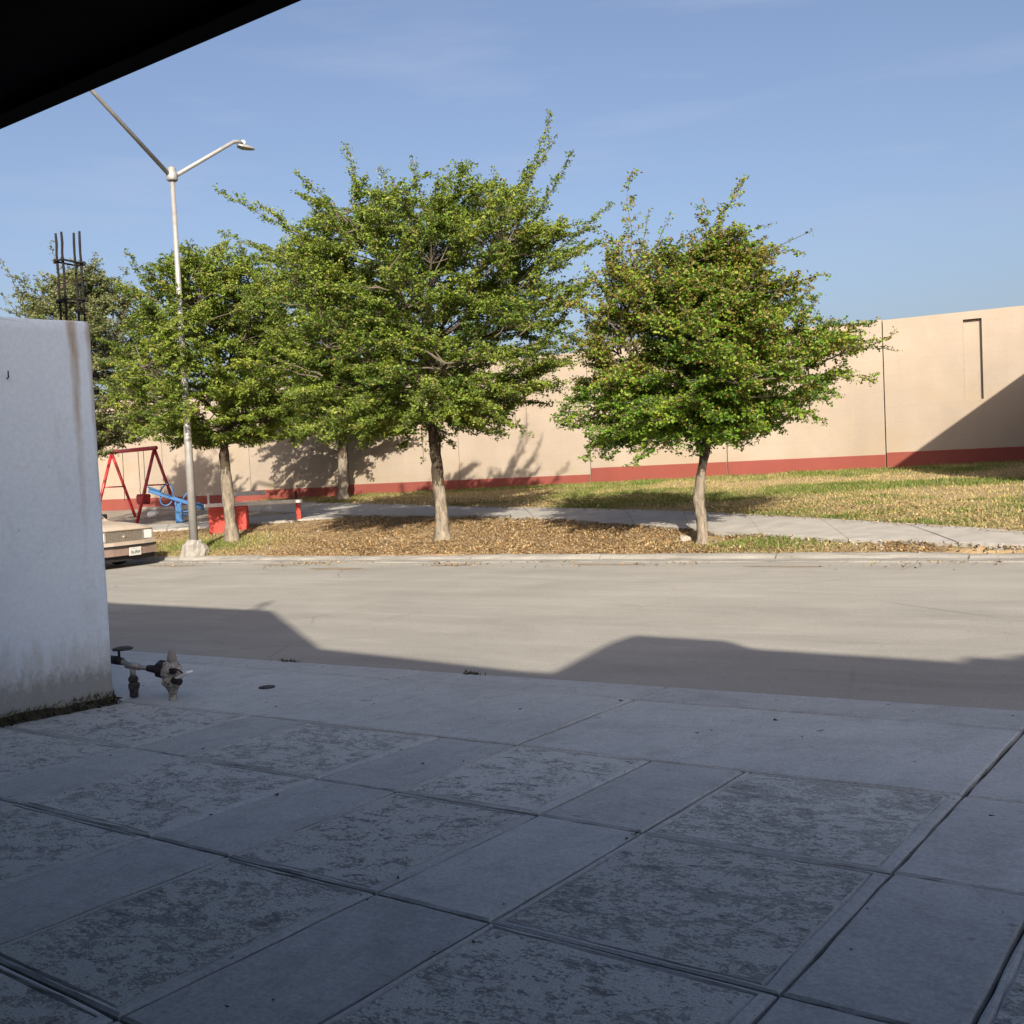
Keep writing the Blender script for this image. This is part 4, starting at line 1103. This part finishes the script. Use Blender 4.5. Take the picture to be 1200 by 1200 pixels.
# ---- street lamp
sp, tp_ = -17.78, 13.80
lx, ly = XY(sp, tp_); lz = -.30
SR = math.atan2(EY, EX)              # local X along the street, local Y across it
lamp = thing('street_lamp', 'grey steel street lamp with two arms, on a broken concrete footing at the kerb', 'street lamp', (lx, ly, lz), SR)
bm = bmesh.new(); rr = random.Random(2)
rings = []
for hw, hd, z in ((.235, .235, -.05), (.23, .22, .10), (.21, .20, .22), (.15, .15, .27), (.105, .105, .33)):
    ring = []
    for k in range(16):
        a = 2 * math.pi * k / 16; f = max(abs(math.cos(a)), abs(math.sin(a))) ** .7
        ring.append(bm.verts.new((hw * math.cos(a) / f + rr.uniform(-.022, .022), hd * math.sin(a) / f + rr.uniform(-.022, .022), z + rr.uniform(-.02, .02))))
    rings.append(ring)
for a, b in zip(rings, rings[1:]):
    for k in range(16): bm.faces.new((a[k], a[(k + 1) % 16], b[(k + 1) % 16], b[k]))
bm.faces.new(rings[-1])
obj_bm('footing', bm, M['polebase'], lamp)
JZ = 7.98
tube_obj('pole', [(0, 0, .3), (0, 0, 2.5), (0, 0, 5.0), (0, 0, JZ)], [.092, .080, .060, .046], M['galv'], lamp, 14)
bm = bmesh.new(); add_lathe(bm, [(.10, JZ - .14), (.115, JZ - .12), (.115, JZ + .02), (.085, JZ + .05), (.085, JZ + .12), (.05, JZ + .15)], sides=14); obj_bm('collar', bm, M['galv'], lamp, True)
for sg in (1, -1):
    ry, rz_ = (1.70, 1.06) if sg > 0 else (2.05, 1.45)
    tube_obj('arm', [(0, sg * .05, JZ - .04), (0, sg * ry * .97, JZ + rz_ * .97), (0, sg * ry, JZ + rz_), (0, sg * (ry + .10), JZ + rz_ + .035), (0, sg * (ry + .28), JZ + rz_ + .04)], [.046, .040, .040, .040, .038], M['galv'], lamp, 12)
    bm = bmesh.new()
    y0 = ry + .26
    # luminaire: flat drooped head with a spigot and a lens lip
    secs = []
    for dy, w, zt, zb in ((-.14, .04, -.03, -.07), (-.08, .09, -.03, -.09), (.08, .12, -.015, -.09), (.20, .11, -.02, -.075), (.32, .05, -.045, -.065)):
        secs.append([bm.verts.new((x_ * w, sg * (y0 + dy), JZ + rz_ + .02 + z)) for x_, z in ((-1, zb), (-.9, (zt + zb) / 2), (-.5, zt), (.5, zt), (.9, (zt + zb) / 2), (1, zb))])
    for a, b in zip(secs, secs[1:]):
        for k in range(6): bm.faces.new((a[k], a[(k + 1) % 6], b[(k + 1) % 6], b[k]))
    bm.faces.new(secs[0]); bm.faces.new(list(reversed(secs[-1])))
    bmesh.ops.recalc_face_normals(bm, faces=bm.faces)
    hd = obj_bm('lamp_head', bm, M['galv'], lamp)
    bm = bmesh.new(); bmesh.ops.create_uvsphere(bm, u_segments=10, v_segments=6, radius=.055); bmesh.ops.translate(bm, vec=(0, sg * (y0 + .02), JZ + rz_ + .055), verts=bm.verts)
    obj_bm('photocell', bm, M['cloth'], lamp, True)
    tube_obj('bracket', [(0, sg * (y0 - .16), JZ + rz_ + .02), (0, sg * (y0 - .10), JZ + rz_ - .06)], .016, M['galv'], lamp, 6)

# ---- swing set
def P3(x, y, z): return Vector((x, y, z))
sw = thing('swing_set', 'red steel swing set with one red bucket seat', 'swing', (-10.94, 31.43, .18), math.atan2(1.97, -2.11))
# local X runs along the beam to the left, local Y across
for xx in (0.0, 2.85):
    for sg in (1, -1):
        tube_obj('leg', [(xx, 0, 2.18), (xx, sg * .72, -.1)], .05, M['red'], sw, 10)
    tube_obj('crossbar', [(xx, -.36, 1.06), (xx, .36, 1.06)], .022, M['red'], sw, 8)
tube_obj('top_beam', [(-.12, 0, 2.2), (3.0, 0, 2.2)], .062, M['red'], sw, 10)
for cx in (.88, ):
    for c2 in (-.16, .16):
        tube_obj('chain', [(cx + c2 * 1.1, 0, 2.16), (cx + c2, 0, 1.0), (cx + c2 * 1.3, 0, .93), (cx + c2 * 1.1, .0, .75)], .009, M['rebar'], sw, 6)
    bm = bmesh.new()
    add_box(bm, (cx, 0, .50), (.36, .26, .07), bevel=.02); add_box(bm, (cx, .13, .63), (.40, .035, .24), bevel=.015)
    add_box(bm, (cx - .185, 0, .66), (.035, .25, .26), bevel=.012); add_box(bm, (cx + .185, 0, .66), (.035, .25, .26), bevel=.012)
    add_box(bm, (cx, -.13, .72), (.40, .04, .09), bevel=.015); add_box(bm, (cx, -.13, .57), (.07, .04, .22), bevel=.012)
    obj_bm('bucket_seat', bm, M['red'], sw)
tube_obj('chain', [(2.1, 0, 2.16), (2.1, .02, .6)], .009, M['rebar'], sw, 6)

# ---- seesaw
bx, by = -9.56, 29.15
see = thing('seesaw', 'blue steel seesaw tipped down to the right', 'seesaw', (bx, by, gz(*ST(bx, by)) - .02), math.atan2(-math.sin(math.atan2(-9.56, 29.15)) * -1, math.cos(math.atan2(-9.56, 29.15))) * -0 + rad(18))
bm = bmesh.new(); add_box(bm, (0, 0, .28), (.19, .19, .66), bevel=.02); add_box(bm, (-.07, 0, .60), (.06, .23, .12), bevel=.015); add_box(bm, (.07, 0, .60), (.06, .23, .12), bevel=.015)
obj_bm('post', bm, M['blue'], see)
bm = bmesh.new()
BL = (-.78, 0, 1.02); BR = (.72, 0, .42)
dv = Vector(BR) - Vector(BL); ang = math.atan2(dv.z, dv.x)
rotb = Matrix.Rotation(-ang, 3, 'Y'); cb = (Vector(BL) + Vector(BR)) / 2
add_box(bm, cb, (dv.length, .15, .11), rotb, .015)
obj_bm('beam', bm, M['blue'], see)
for sg in (-1, 1):
    c = cb + dv.normalized() * (sg * (dv.length / 2 - .16)) + Vector((0, 0, .085))
    box_obj('seat', c, (.36, .24, .045), M['blue'], see, rotb, .015)
    h0 = cb + dv.normalized() * (sg * (dv.length / 2 - .48))
    up_ = Vector((-math.sin(ang), 0, math.cos(ang)))
    for w_ in (1, -1):
        pts = []
        for k in range(13):
            a = math.pi * k / 12
            pts.append(h0 + dv.normalized() * (math.cos(a) * .17) + Vector((0, .02, 0)) + up_ * (w_ * (.05 + math.sin(a) * (.30 if w_ > 0 else .22))) - dv.normalized() * (sg * .05 if w_ < 0 else 0))
        tube_obj('handle', pts, .019, M['blue'], see, 6)
tube_obj('brace', [(.10, 0, .3), (.55, 0, .22)], .02, M['blue'], see, 6)

# ---- bench: long worn white plank on a red masonry block and a red leg, low back
b0 = np.array([-7.25, 25.62]); b1 = np.array([-5.55, 26.02])
bd = b1 - b0; bl_ = np.linalg.norm(bd)
bzr = gz(*ST(-6.4, 25.8))
ben = thing('bench', 'worn white plank bench on a red masonry block and one red leg', 'bench', (b0[0], b0[1], bzr), math.atan2(bd[1], bd[0]))
box_obj('seat', (.72, .20, .60), (2.42, .46, .09), M['benchwhite'], ben, None, .012)
bm = bmesh.new(); add_box(bm, (.10, .08, .22), (.96, .62, .66), bevel=.015); obj_bm('pedestal', bm, M['benchred'], ben)
box_obj('leg', (1.83, .22, .22), (.12, .34, .66), M['benchred'], ben, None, .01)
box_obj('backrest_post', (-.40, .52, .60), (.05, .05, .62), M['benchwhite'], ben, None, .006)
box_obj('backrest_post', (1.80, .52, .55), (.04, .04, .66), M['rebar'], ben, None, .006)
box_obj('backrest_plank', (.50, .56, .86), (1.06, .05, .11), M['benchwhite'], ben, None, .01)

# ---- small things
jx, jy = -11.59, 32.37
bm = bmesh.new(); add_lathe(bm, [(.07, 0), (.105, .03), (.11, .18), (.09, .26), (.035, .30), (.035, .34)], sides=12); bmesh.ops.rotate(bm, cent=(0, 0, 0), matrix=Matrix.Rotation(rad(78), 3, 'Y'), verts=bm.verts)
jg = obj_bm('plastic_jug', bm, M['cloth'], None, True); jg.location = (jx, jy, gz(*ST(jx, jy)) + .12); tag(jg, 'white plastic jug lying on the sand near the swing', 'jug')
def rock(label, s_, t_, r, seed, mat, flat=.6):
    bm = bmesh.new(); bmesh.ops.create_icosphere(bm, subdivisions=2, radius=r); q = random.Random(seed)
    for v in bm.verts: v.co *= q.uniform(.78, 1.18); v.co.z *= flat
    o = obj_bm('stone', bm, mat); o.location = (*XY(s_, t_), gz(s_, t_) + r * .25); return tag(o, label, 'stone')
rock('pale stone in the hollow beside the crooked trunk', -6.98, 14.86, .10, 1, M['stone'])
rock('pale stone at the end of the path near the lamp footing', -20.9, 17.15, .13, 2, M['stone'])
cvx, cvy = XY(-5.27, 4.61)
bm = bmesh.new(); add_lathe(bm, [(.055, 0), (.055, .006), (.045, .008), (.012, .007)], sides=18)
cv = obj_bm('drain_cover', bm, M['corroded'], None, True); cv.location = (cvx, cvy, drive_z(-5.27, 4.61) + .001); tag(cv, 'small round dark metal cover set in the pavement', 'drain cover')
def clump(label, s_, t_, seed, L=.14):
    q = np.random.RandomState(seed); Vt, Ft, Tt = [np.array([-L * .9, 0, .002]), np.array([L * .9, .004, .002]), np.array([0, .02, .006])], [(0, 1, 2)], [np.array([.04, .038, .03])]
    for k in range(60):
        c0 = np.array([q.randn() * L * .45, q.randn() * .018, 0]); a = q.rand() * 6.28; dd = np.array([math.cos(a), math.sin(a), 0]) * .006
        tip = c0 + np.array([q.randn() * .02, q.randn() * .02, .008 + .025 * q.rand()]); i = len(Vt); Vt += [c0 - dd, c0 + dd, tip]; Ft.append((i, i + 1, i + 2)); Tt.append(np.array([.05, .048, .03]) * (.5 + q.rand()))
    o = np_mesh('weed', Vt, Ft, 3, M['grassblade'], None, np.array(Tt)); o.location = (*XY(s_, t_), drive_z(s_, t_) - .004); o.rotation_euler = (0, 0, SR)
    return tag(o, label, 'weed')
clump('dark weed in the pavement edge nearer the white wall', -5.99, 5.47, 3)
clump('dark weed in the pavement edge farther to the right, by the sunlit road', -4.18, 5.46, 4, .09)

# ---- water meter on its pipes
mz = drive_z(-5.6, 4.08)
wm = thing('water_meter', 'crusted grey water meter on pipes beside the end of the white wall', 'water meter', (-2.257, 6.548, mz), rad(-24.7))
rq = random.Random(8)
# local X runs to the right along the pipe; the wall end lies at x = -.50
def bmo(name, mat, smooth_sh=False, tubes=(), lathes=(), boxes=()):
    bm = bmesh.new()
    for t_ in tubes: add_tube(bm, *t_)
    for l_ in lathes: add_lathe(bm, *l_)
    for b_ in boxes: add_box(bm, *b_)
    return obj_bm(name, bm, mat, wm, smooth_sh)
SX = -.335
bmo('pipe', M['galv'], True, [([(-.75, .06, .235), (-.47, .03, .232), (-.42, .02, .222), (-.37, .01, .208), (-.30, 0, .205), (-.10, 0, .19)], [.021, .021, .019, .017, .016, .016], 10)])
bmo('coupling', M['black'], True, [([(-.58, .04, .236), (-.50, .03, .234), (-.44, .025, .226)], [.027, .030, .022], 10)])
bmo('coupling', M['black'], True, [([(-.20, .0, .198), (-.15, 0, .195), (-.09, 0, .19)], [.022, .026, .028], 10)])
bmo('tee_joint', M['galv'], True, [([(SX - .05, .0, .212), (SX + .06, 0, .203)], [.022, .022], 10), ([(SX, 0, .20), (SX, 0, .13)], [.019, .018], 10)])
bmo('standpipe', M['corroded'], False, (), [([(.024, .0), (.030, .012), (.028, .045), (.036, .06), (.037, .09), (.026, .10), (.032, .112), (.031, .128), (.019, .145)], (SX, 0, 0), 9, .16, rq)])
bmo('valve_stem', M['black'], False, [([(-.50, .05, .23), (-.50, .05, .315)], [.008, .008], 6)])
bmo('valve_wheel', M['corroded'], True, (), [([(.035, .300), (.066, .304), (.069, .312), (.05, .320), (.012, .318)], (-.465, .05, 0), 18)])
bmo('union_nut', M['black'], False, [([(-.125, 0, .20), (-.10, 0, .198), (-.095, 0, .198), (-.04, 0, .192), (-.02, 0, .19)], [.034, .044, .060, .062, .045], 8)])
bmo('meter_body', M['crusted'], False, (), [([(.026, .085), (.055, .095), (.068, .118), (.060, .15), (.068, .17), (.070, .20), (.058, .225), (.048, .245), (.026, .255)], (.0, 0, 0), 12, .06, rq)])
bmo('cap', M['polebase'], False, (), [([(.031, .25), (.032, .268), (.027, .295), (.019, .318), (.010, .328)], (.008, 0, 0), 10, .07, rq)])
bmo('foot', M['crusted'], False, (), [([(.030, .0), (.024, .012), (.025, .04), (.038, .07), (.050, .092)], (.0, 0, 0), 9, .12, rq)])
bmo('outlet', M['black'], False, [([(.04, -.03, .135), (.10, -.035, .125)], [.024, .022], 8)])
bmo('register', M['black'], False, (), (), [((.055, -.045, .20), (.05, .03, .035), None, .006)])
box_obj('lid', (.105, -.01, .165), (.13, .06, .016), M['cloth'], wm, Matrix.Rotation(rad(-24), 3, 'Y'), .003)
tube_obj('seal_wire', [(.06, -.04, .215), (.09, -.03, .205), (.115, -.02, .18)], .004, M['black'], wm, 5)

# ---- parked car: boxy tan saloon, nose to the right
car_paint, nt, b = new_mat('tan_car_paint'); b.inputs['Base Color'].default_value = (.36, .295, .235, 1); b.inputs['Roughness'].default_value = .42; b.inputs['Coat Weight'].default_value = .35
dk = noise(nt, pos(nt), 2.5, 5); nt.links.new(ramp(nt, dk, [(.3, (.33, .27, .215)), (.7, (.43, .365, .30))]), b.inputs['Base Color'])
bump_paint = simple('bumper_brown', (.20, .145, .12), .6, var=.15)
chrome = simple('dull_chrome', (.62, .60, .56), .28, .9, .1)
lampglass = simple('headlamp_glass', (.72, .73, .74), .12, .3, .06, 30, .3)
winglass = simple('dark_window_glass', (.03, .035, .04), .08, 0, .1, 2, 0, .6)
platemat = simple('plate_white', (.50, .49, .465), .5, var=.05)
platedark = simple('plate_ink', (.09, .13, .12), .6)
tyre_m = simple('tyre_rubber', (.018, .018, .018), .85, var=.2)
FS, FT = -18.06, 12.36
ccx, ccy = XY(FS, FT); ccz = float(street_z(FS, FT))
car = thing('car', 'boxy tan saloon car parked at the kerb with its nose showing past the white wall', 'car', (ccx, ccy, ccz + .005), SR)
car.rotation_euler = (0, -math.atan(.014), SR + rad(9)); car.scale = (1, 1, 1.07)
# local +X forward (to the right along the street); nose tip at x = 0; local +Y towards the kerb; body runs to x = -4.3
def loft(secs, mats, name, parent, caps=True, smooth_sh=False, mi=None):
    bm = bmesh.new(); rr_ = [[bm.verts.new(p) for p in s_] for s_ in secs]
    for a, b in zip(rr_, rr_[1:]):
        for k in range(len(a)): bm.faces.new((a[k], a[(k + 1) % len(a)], b[(k + 1) % len(a)], b[k]))
    if caps: bm.faces.new(rr_[0]); bm.faces.new(list(reversed(rr_[-1])))
    bmesh.ops.recalc_face_normals(bm, faces=bm.faces)
    return obj_bm(name, bm, mats, parent, smooth_sh)
def sec(x, hw, z0, zs, z1, crown=.02):
    # closed section: sill, side, shoulder, gently crowned top
    return [(x, -hw * .93, z0), (x, -hw, (z0 + zs) / 2), (x, -hw * .985, zs - .02), (x, -hw * .93, zs + .01), (x, -hw * .55, z1 + crown * .6), (x, 0, z1 + crown), (x, hw * .55, z1 + crown * .6), (x, hw * .93, zs + .01), (x, hw * .985, zs - .02), (x, hw, (z0 + zs) / 2), (x, hw * .93, z0)]
body = [sec(-.055, .74, .30, .695, .705, .012), sec(-.075, .78, .26, .72, .735, .018), sec(-.13, .805, .24, .745, .765, .028), sec(-.28, .82, .23, .768, .795, .036), sec(-.55, .833, .22, .80, .825, .040), sec(-.9, .842, .20, .83, .848, .036), sec(-1.25, .848, .20, .86, .872, .025), sec(-2.4, .85, .20, .88, .88, .01), sec(-3.3, .85, .20, .88, .885, .01), sec(-3.6, .84, .22, .88, .89, .015), sec(-4.15, .82, .25, .85, .87, .015), sec(-4.25, .79, .32, .80, .81, .01)]
bd = loft(body, car_paint, 'body', car, True, True); bd.data.set_sharp_from_angle(angle=rad(32))
cab = [[(-1.28, -.72, .87), (-1.28, .72, .87), (-1.30, .70, .885), (-1.30, -.70, .885)], [(-1.30, -.74, .87), (-1.30, .74, .87), (-1.95, .60, 1.34), (-1.95, -.60, 1.34)]]
bm = bmesh.new()
q = [(-1.22, .76, .87), (-1.85, .60, 1.35), (-2.95, .59, 1.36), (-3.55, .74, .88)]
L_ = [bm.verts.new(p) for p in q]; R_ = [bm.verts.new((p[0], -p[1], p[2])) for p in q]
bm.faces.new(L_); bm.faces.new(list(reversed(R_)))
for k in range(3): bm.faces.new((L_[k], R_[k], R_[k + 1], L_[k + 1]))
bmesh.ops.bevel(bm, geom=[e_ for e_ in bm.edges], offset=.035, segments=2, affect='EDGES')
bmesh.ops.recalc_face_normals(bm, faces=bm.faces)
obj_bm('cabin', bm, car_paint, car)
def quad(name, pts, mat, th=.006):
    bm = bmesh.new(); v = [bm.verts.new(p) for p in pts]; f = bm.faces.new(v); f.normal_update(); n = f.normal.copy()
    r = bmesh.ops.extrude_face_region(bm, geom=[f]); bmesh.ops.translate(bm, vec=n * th, verts=[g_ for g_ in r['geom'] if isinstance(g_, bmesh.types.BMVert)])
    bmesh.ops.recalc_face_normals(bm, faces=bm.faces); return obj_bm(name, bm, mat, car)
quad('windscreen', [(-1.29, -.66, .92), (-1.29, .66, .92), (-1.80, .53, 1.31), (-1.80, -.53, 1.31)], winglass, .02)
quad('rear_window', [(-3.47, .62, .94), (-3.47, -.62, .94), (-3.02, -.53, 1.31), (-3.02, .53, 1.31)], winglass, .02)
for sg in (1, -1):
    a = [(-1.45, sg * .735, .93), (-1.88, sg * .622, 1.29), (-2.38, sg * .618, 1.30), (-2.38, sg * .745, .93)]
    c = [(-2.45, sg * .745, .93), (-2.45, sg * .618, 1.30), (-2.93, sg * .614, 1.30), (-3.30, sg * .735, .94)]
    for p_ in (a, c): quad('side_window', p_ if sg < 0 else p_[::-1], winglass, .016)
# nose: grille with fine bars, chrome surround, emblem, headlamps
box_obj('grille', (-.055, .0, .595), (.03, .96, .19), simple('grille_dark', (.24, .225, .20), .6), car, None, .004)
bm = bmesh.new()
for k in range(7): add_box(bm, (-.034, 0, .515 + k * .026), (.014, .95, .011))
for k in range(21): add_box(bm, (-.036, -.46 + k * .046, .594), (.010, .008, .175))
obj_bm('grille_bars', bm, chrome, car)
bm = bmesh.new(); add_box(bm, (-.03, 0, .70), (.03, 1.50, .016)); add_box(bm, (-.03, 0, .492), (.03, 1.50, .016)); obj_bm('grille_trim', bm, chrome, car)
bm = bmesh.new()
v = [bm.verts.new((-.018, y_, z_)) for y_, z_ in ((0, .63), (.022, .607), (.03, .575), (0, .56), (-.03, .575), (-.022, .607))]; f = bm.faces.new(v)
r = bmesh.ops.extrude_face_region(bm, geom=[f]); bmesh.ops.translate(bm, vec=(.012, 0, 0), verts=[g_ for g_ in r['geom'] if isinstance(g_, bmesh.types.BMVert)]); bmesh.ops.recalc_face_normals(bm, faces=bm.faces)
obj_bm('emblem', bm, chrome, car)
for sg in (1, -1):
    hl = box_obj('headlight', (-.045, sg * .615, .597), (.035, .235, .175), lampglass, car, None, .012)
    for y_, z_, wy, wz2 in ((sg * .49, .597, .014, .20), (sg * .742, .597, .016, .20)): box_obj('headlight_trim', (-.035, y_, z_), (.045, wy, wz2), chrome, car)
    box_obj('corner_lamp', (-.10, sg * .785, .60), (.10, .03, .15), simple('amber_lamp', (.5, .22, .03), .3), car, None, .006)
# bumper wraps the corners: pale top shelf, black rub strip, brown face
def bumper(x_off, name, z0, z1, mat, out):
    path_ = [(-.55, -.86 - out * .3), (-.12, -.86 - out * .3), (.03 + out * .2, -.78), (.10 + out, -.4), (.115 + out, 0), (.10 + out, .4), (.03 + out * .2, .78), (-.08, .87 + out * .3), (-.55, .87 + out * .3)]
    bm = bmesh.new(); rr_ = []
    for x_, y_ in path_:
        s_ = .12 * (1 if abs(y_) < .8 else .0)
        inner = (x_ - .13, y_ * .97) if abs(y_) < .8 else (x_, y_ * .92)
        rr_.append([bm.verts.new(p) for p in ((x_ + x_off, y_, z0), (x_ + x_off, y_, z1), (inner[0] + x_off, inner[1], z1 + .004), (inner[0] + x_off, inner[1], z0))])
    for a, b in zip(rr_, rr_[1:]):
        for k in range(4): bm.faces.new((a[k], a[(k + 1) % 4], b[(k + 1) % 4], b[k]))
    bm.faces.new(rr_[0]); bm.faces.new(list(reversed(rr_[-1]))); bmesh.ops.recalc_face_normals(bm, faces=bm.faces)
    return obj_bm(name, bm, mat, car)
bumper(0, 'bumper', .425, .485, car_paint, .0)
bumper(0, 'rub_strip', .385, .424, M['black'], .012)
bumper(0, 'bumper_face', .235, .384, bump_paint, -.012)
bumper(-.06, 'shade_valance', .13, .234, M['black'], -.03)  # black strip added to paint the shadow below the bumper
pl = bpy.data.objects.new('licence_plate', None); link(pl, car); pl.location = (.118, .12, .295)
box_obj('plate', (0, 0, 0), (.012, .31, .155), platemat, pl, Matrix.Rotation(rad(4), 3, 'Y'), .003)
bm = bmesh.new()
for y0, ww_, z_, hh in ((-.02, .15, .058, .010), (-.095, .028, -.01, .055), (-.05, .02, -.02, .035), (-.01, .012, -.012, .06), (.025, .03, -.005, .045), (.065, .018, -.015, .05), (.10, .024, -.005, .04)): add_box(bm, (.008, y0, z_), (.004, ww_, hh))
obj_bm('lettering', bm, platedark, pl)
for x_ in (-.98, -3.46):
    for sg in (1, -1):
        wh = bpy.data.objects.new('wheel', None); link(wh, car); wh.location = (x_, sg * .69, .29)
        bm = bmesh.new(); prof_ = [(.19, -.09), (.275, -.09), (.29, -.06), (.29, .06), (.275, .09), (.19, .09)]; add_lathe(bm, prof_, sides=24); bmesh.ops.rotate(bm, cent=(0, 0, 0), matrix=Matrix.Rotation(math.pi / 2, 3, 'X'), verts=bm.verts); obj_bm('tyre', bm, tyre_m, wh, False)
        bm = bmesh.new(); add_lathe(bm, [(.188, -.094), (.17, -.10), (.06, -.085), (.05, -.10), (.05, .10), (.06, .085), (.17, .10), (.188, .094)], sides=18); bmesh.ops.rotate(bm, cent=(0, 0, 0), matrix=Matrix.Rotation(math.pi / 2, 3, 'X'), verts=bm.verts); obj_bm('rim', bm, chrome, wh)
for sg in (1, -1):
    box_obj('side_mirror', (-1.50, sg * .86, .96), (.09, .15, .10), M['black'], car, None, .02)
    box_obj('taillight', (-4.245, sg * .58, .66), (.04, .36, .14), simple('red_lamp', (.35, .02, .02), .3), car, None, .01)
    box_obj('side_trim', (-2.1, sg * .852, .50), (3.2, .012, .035), M['black'], car)
tag(car, group=None)
print('leaves', nleaf, 'grass', n)
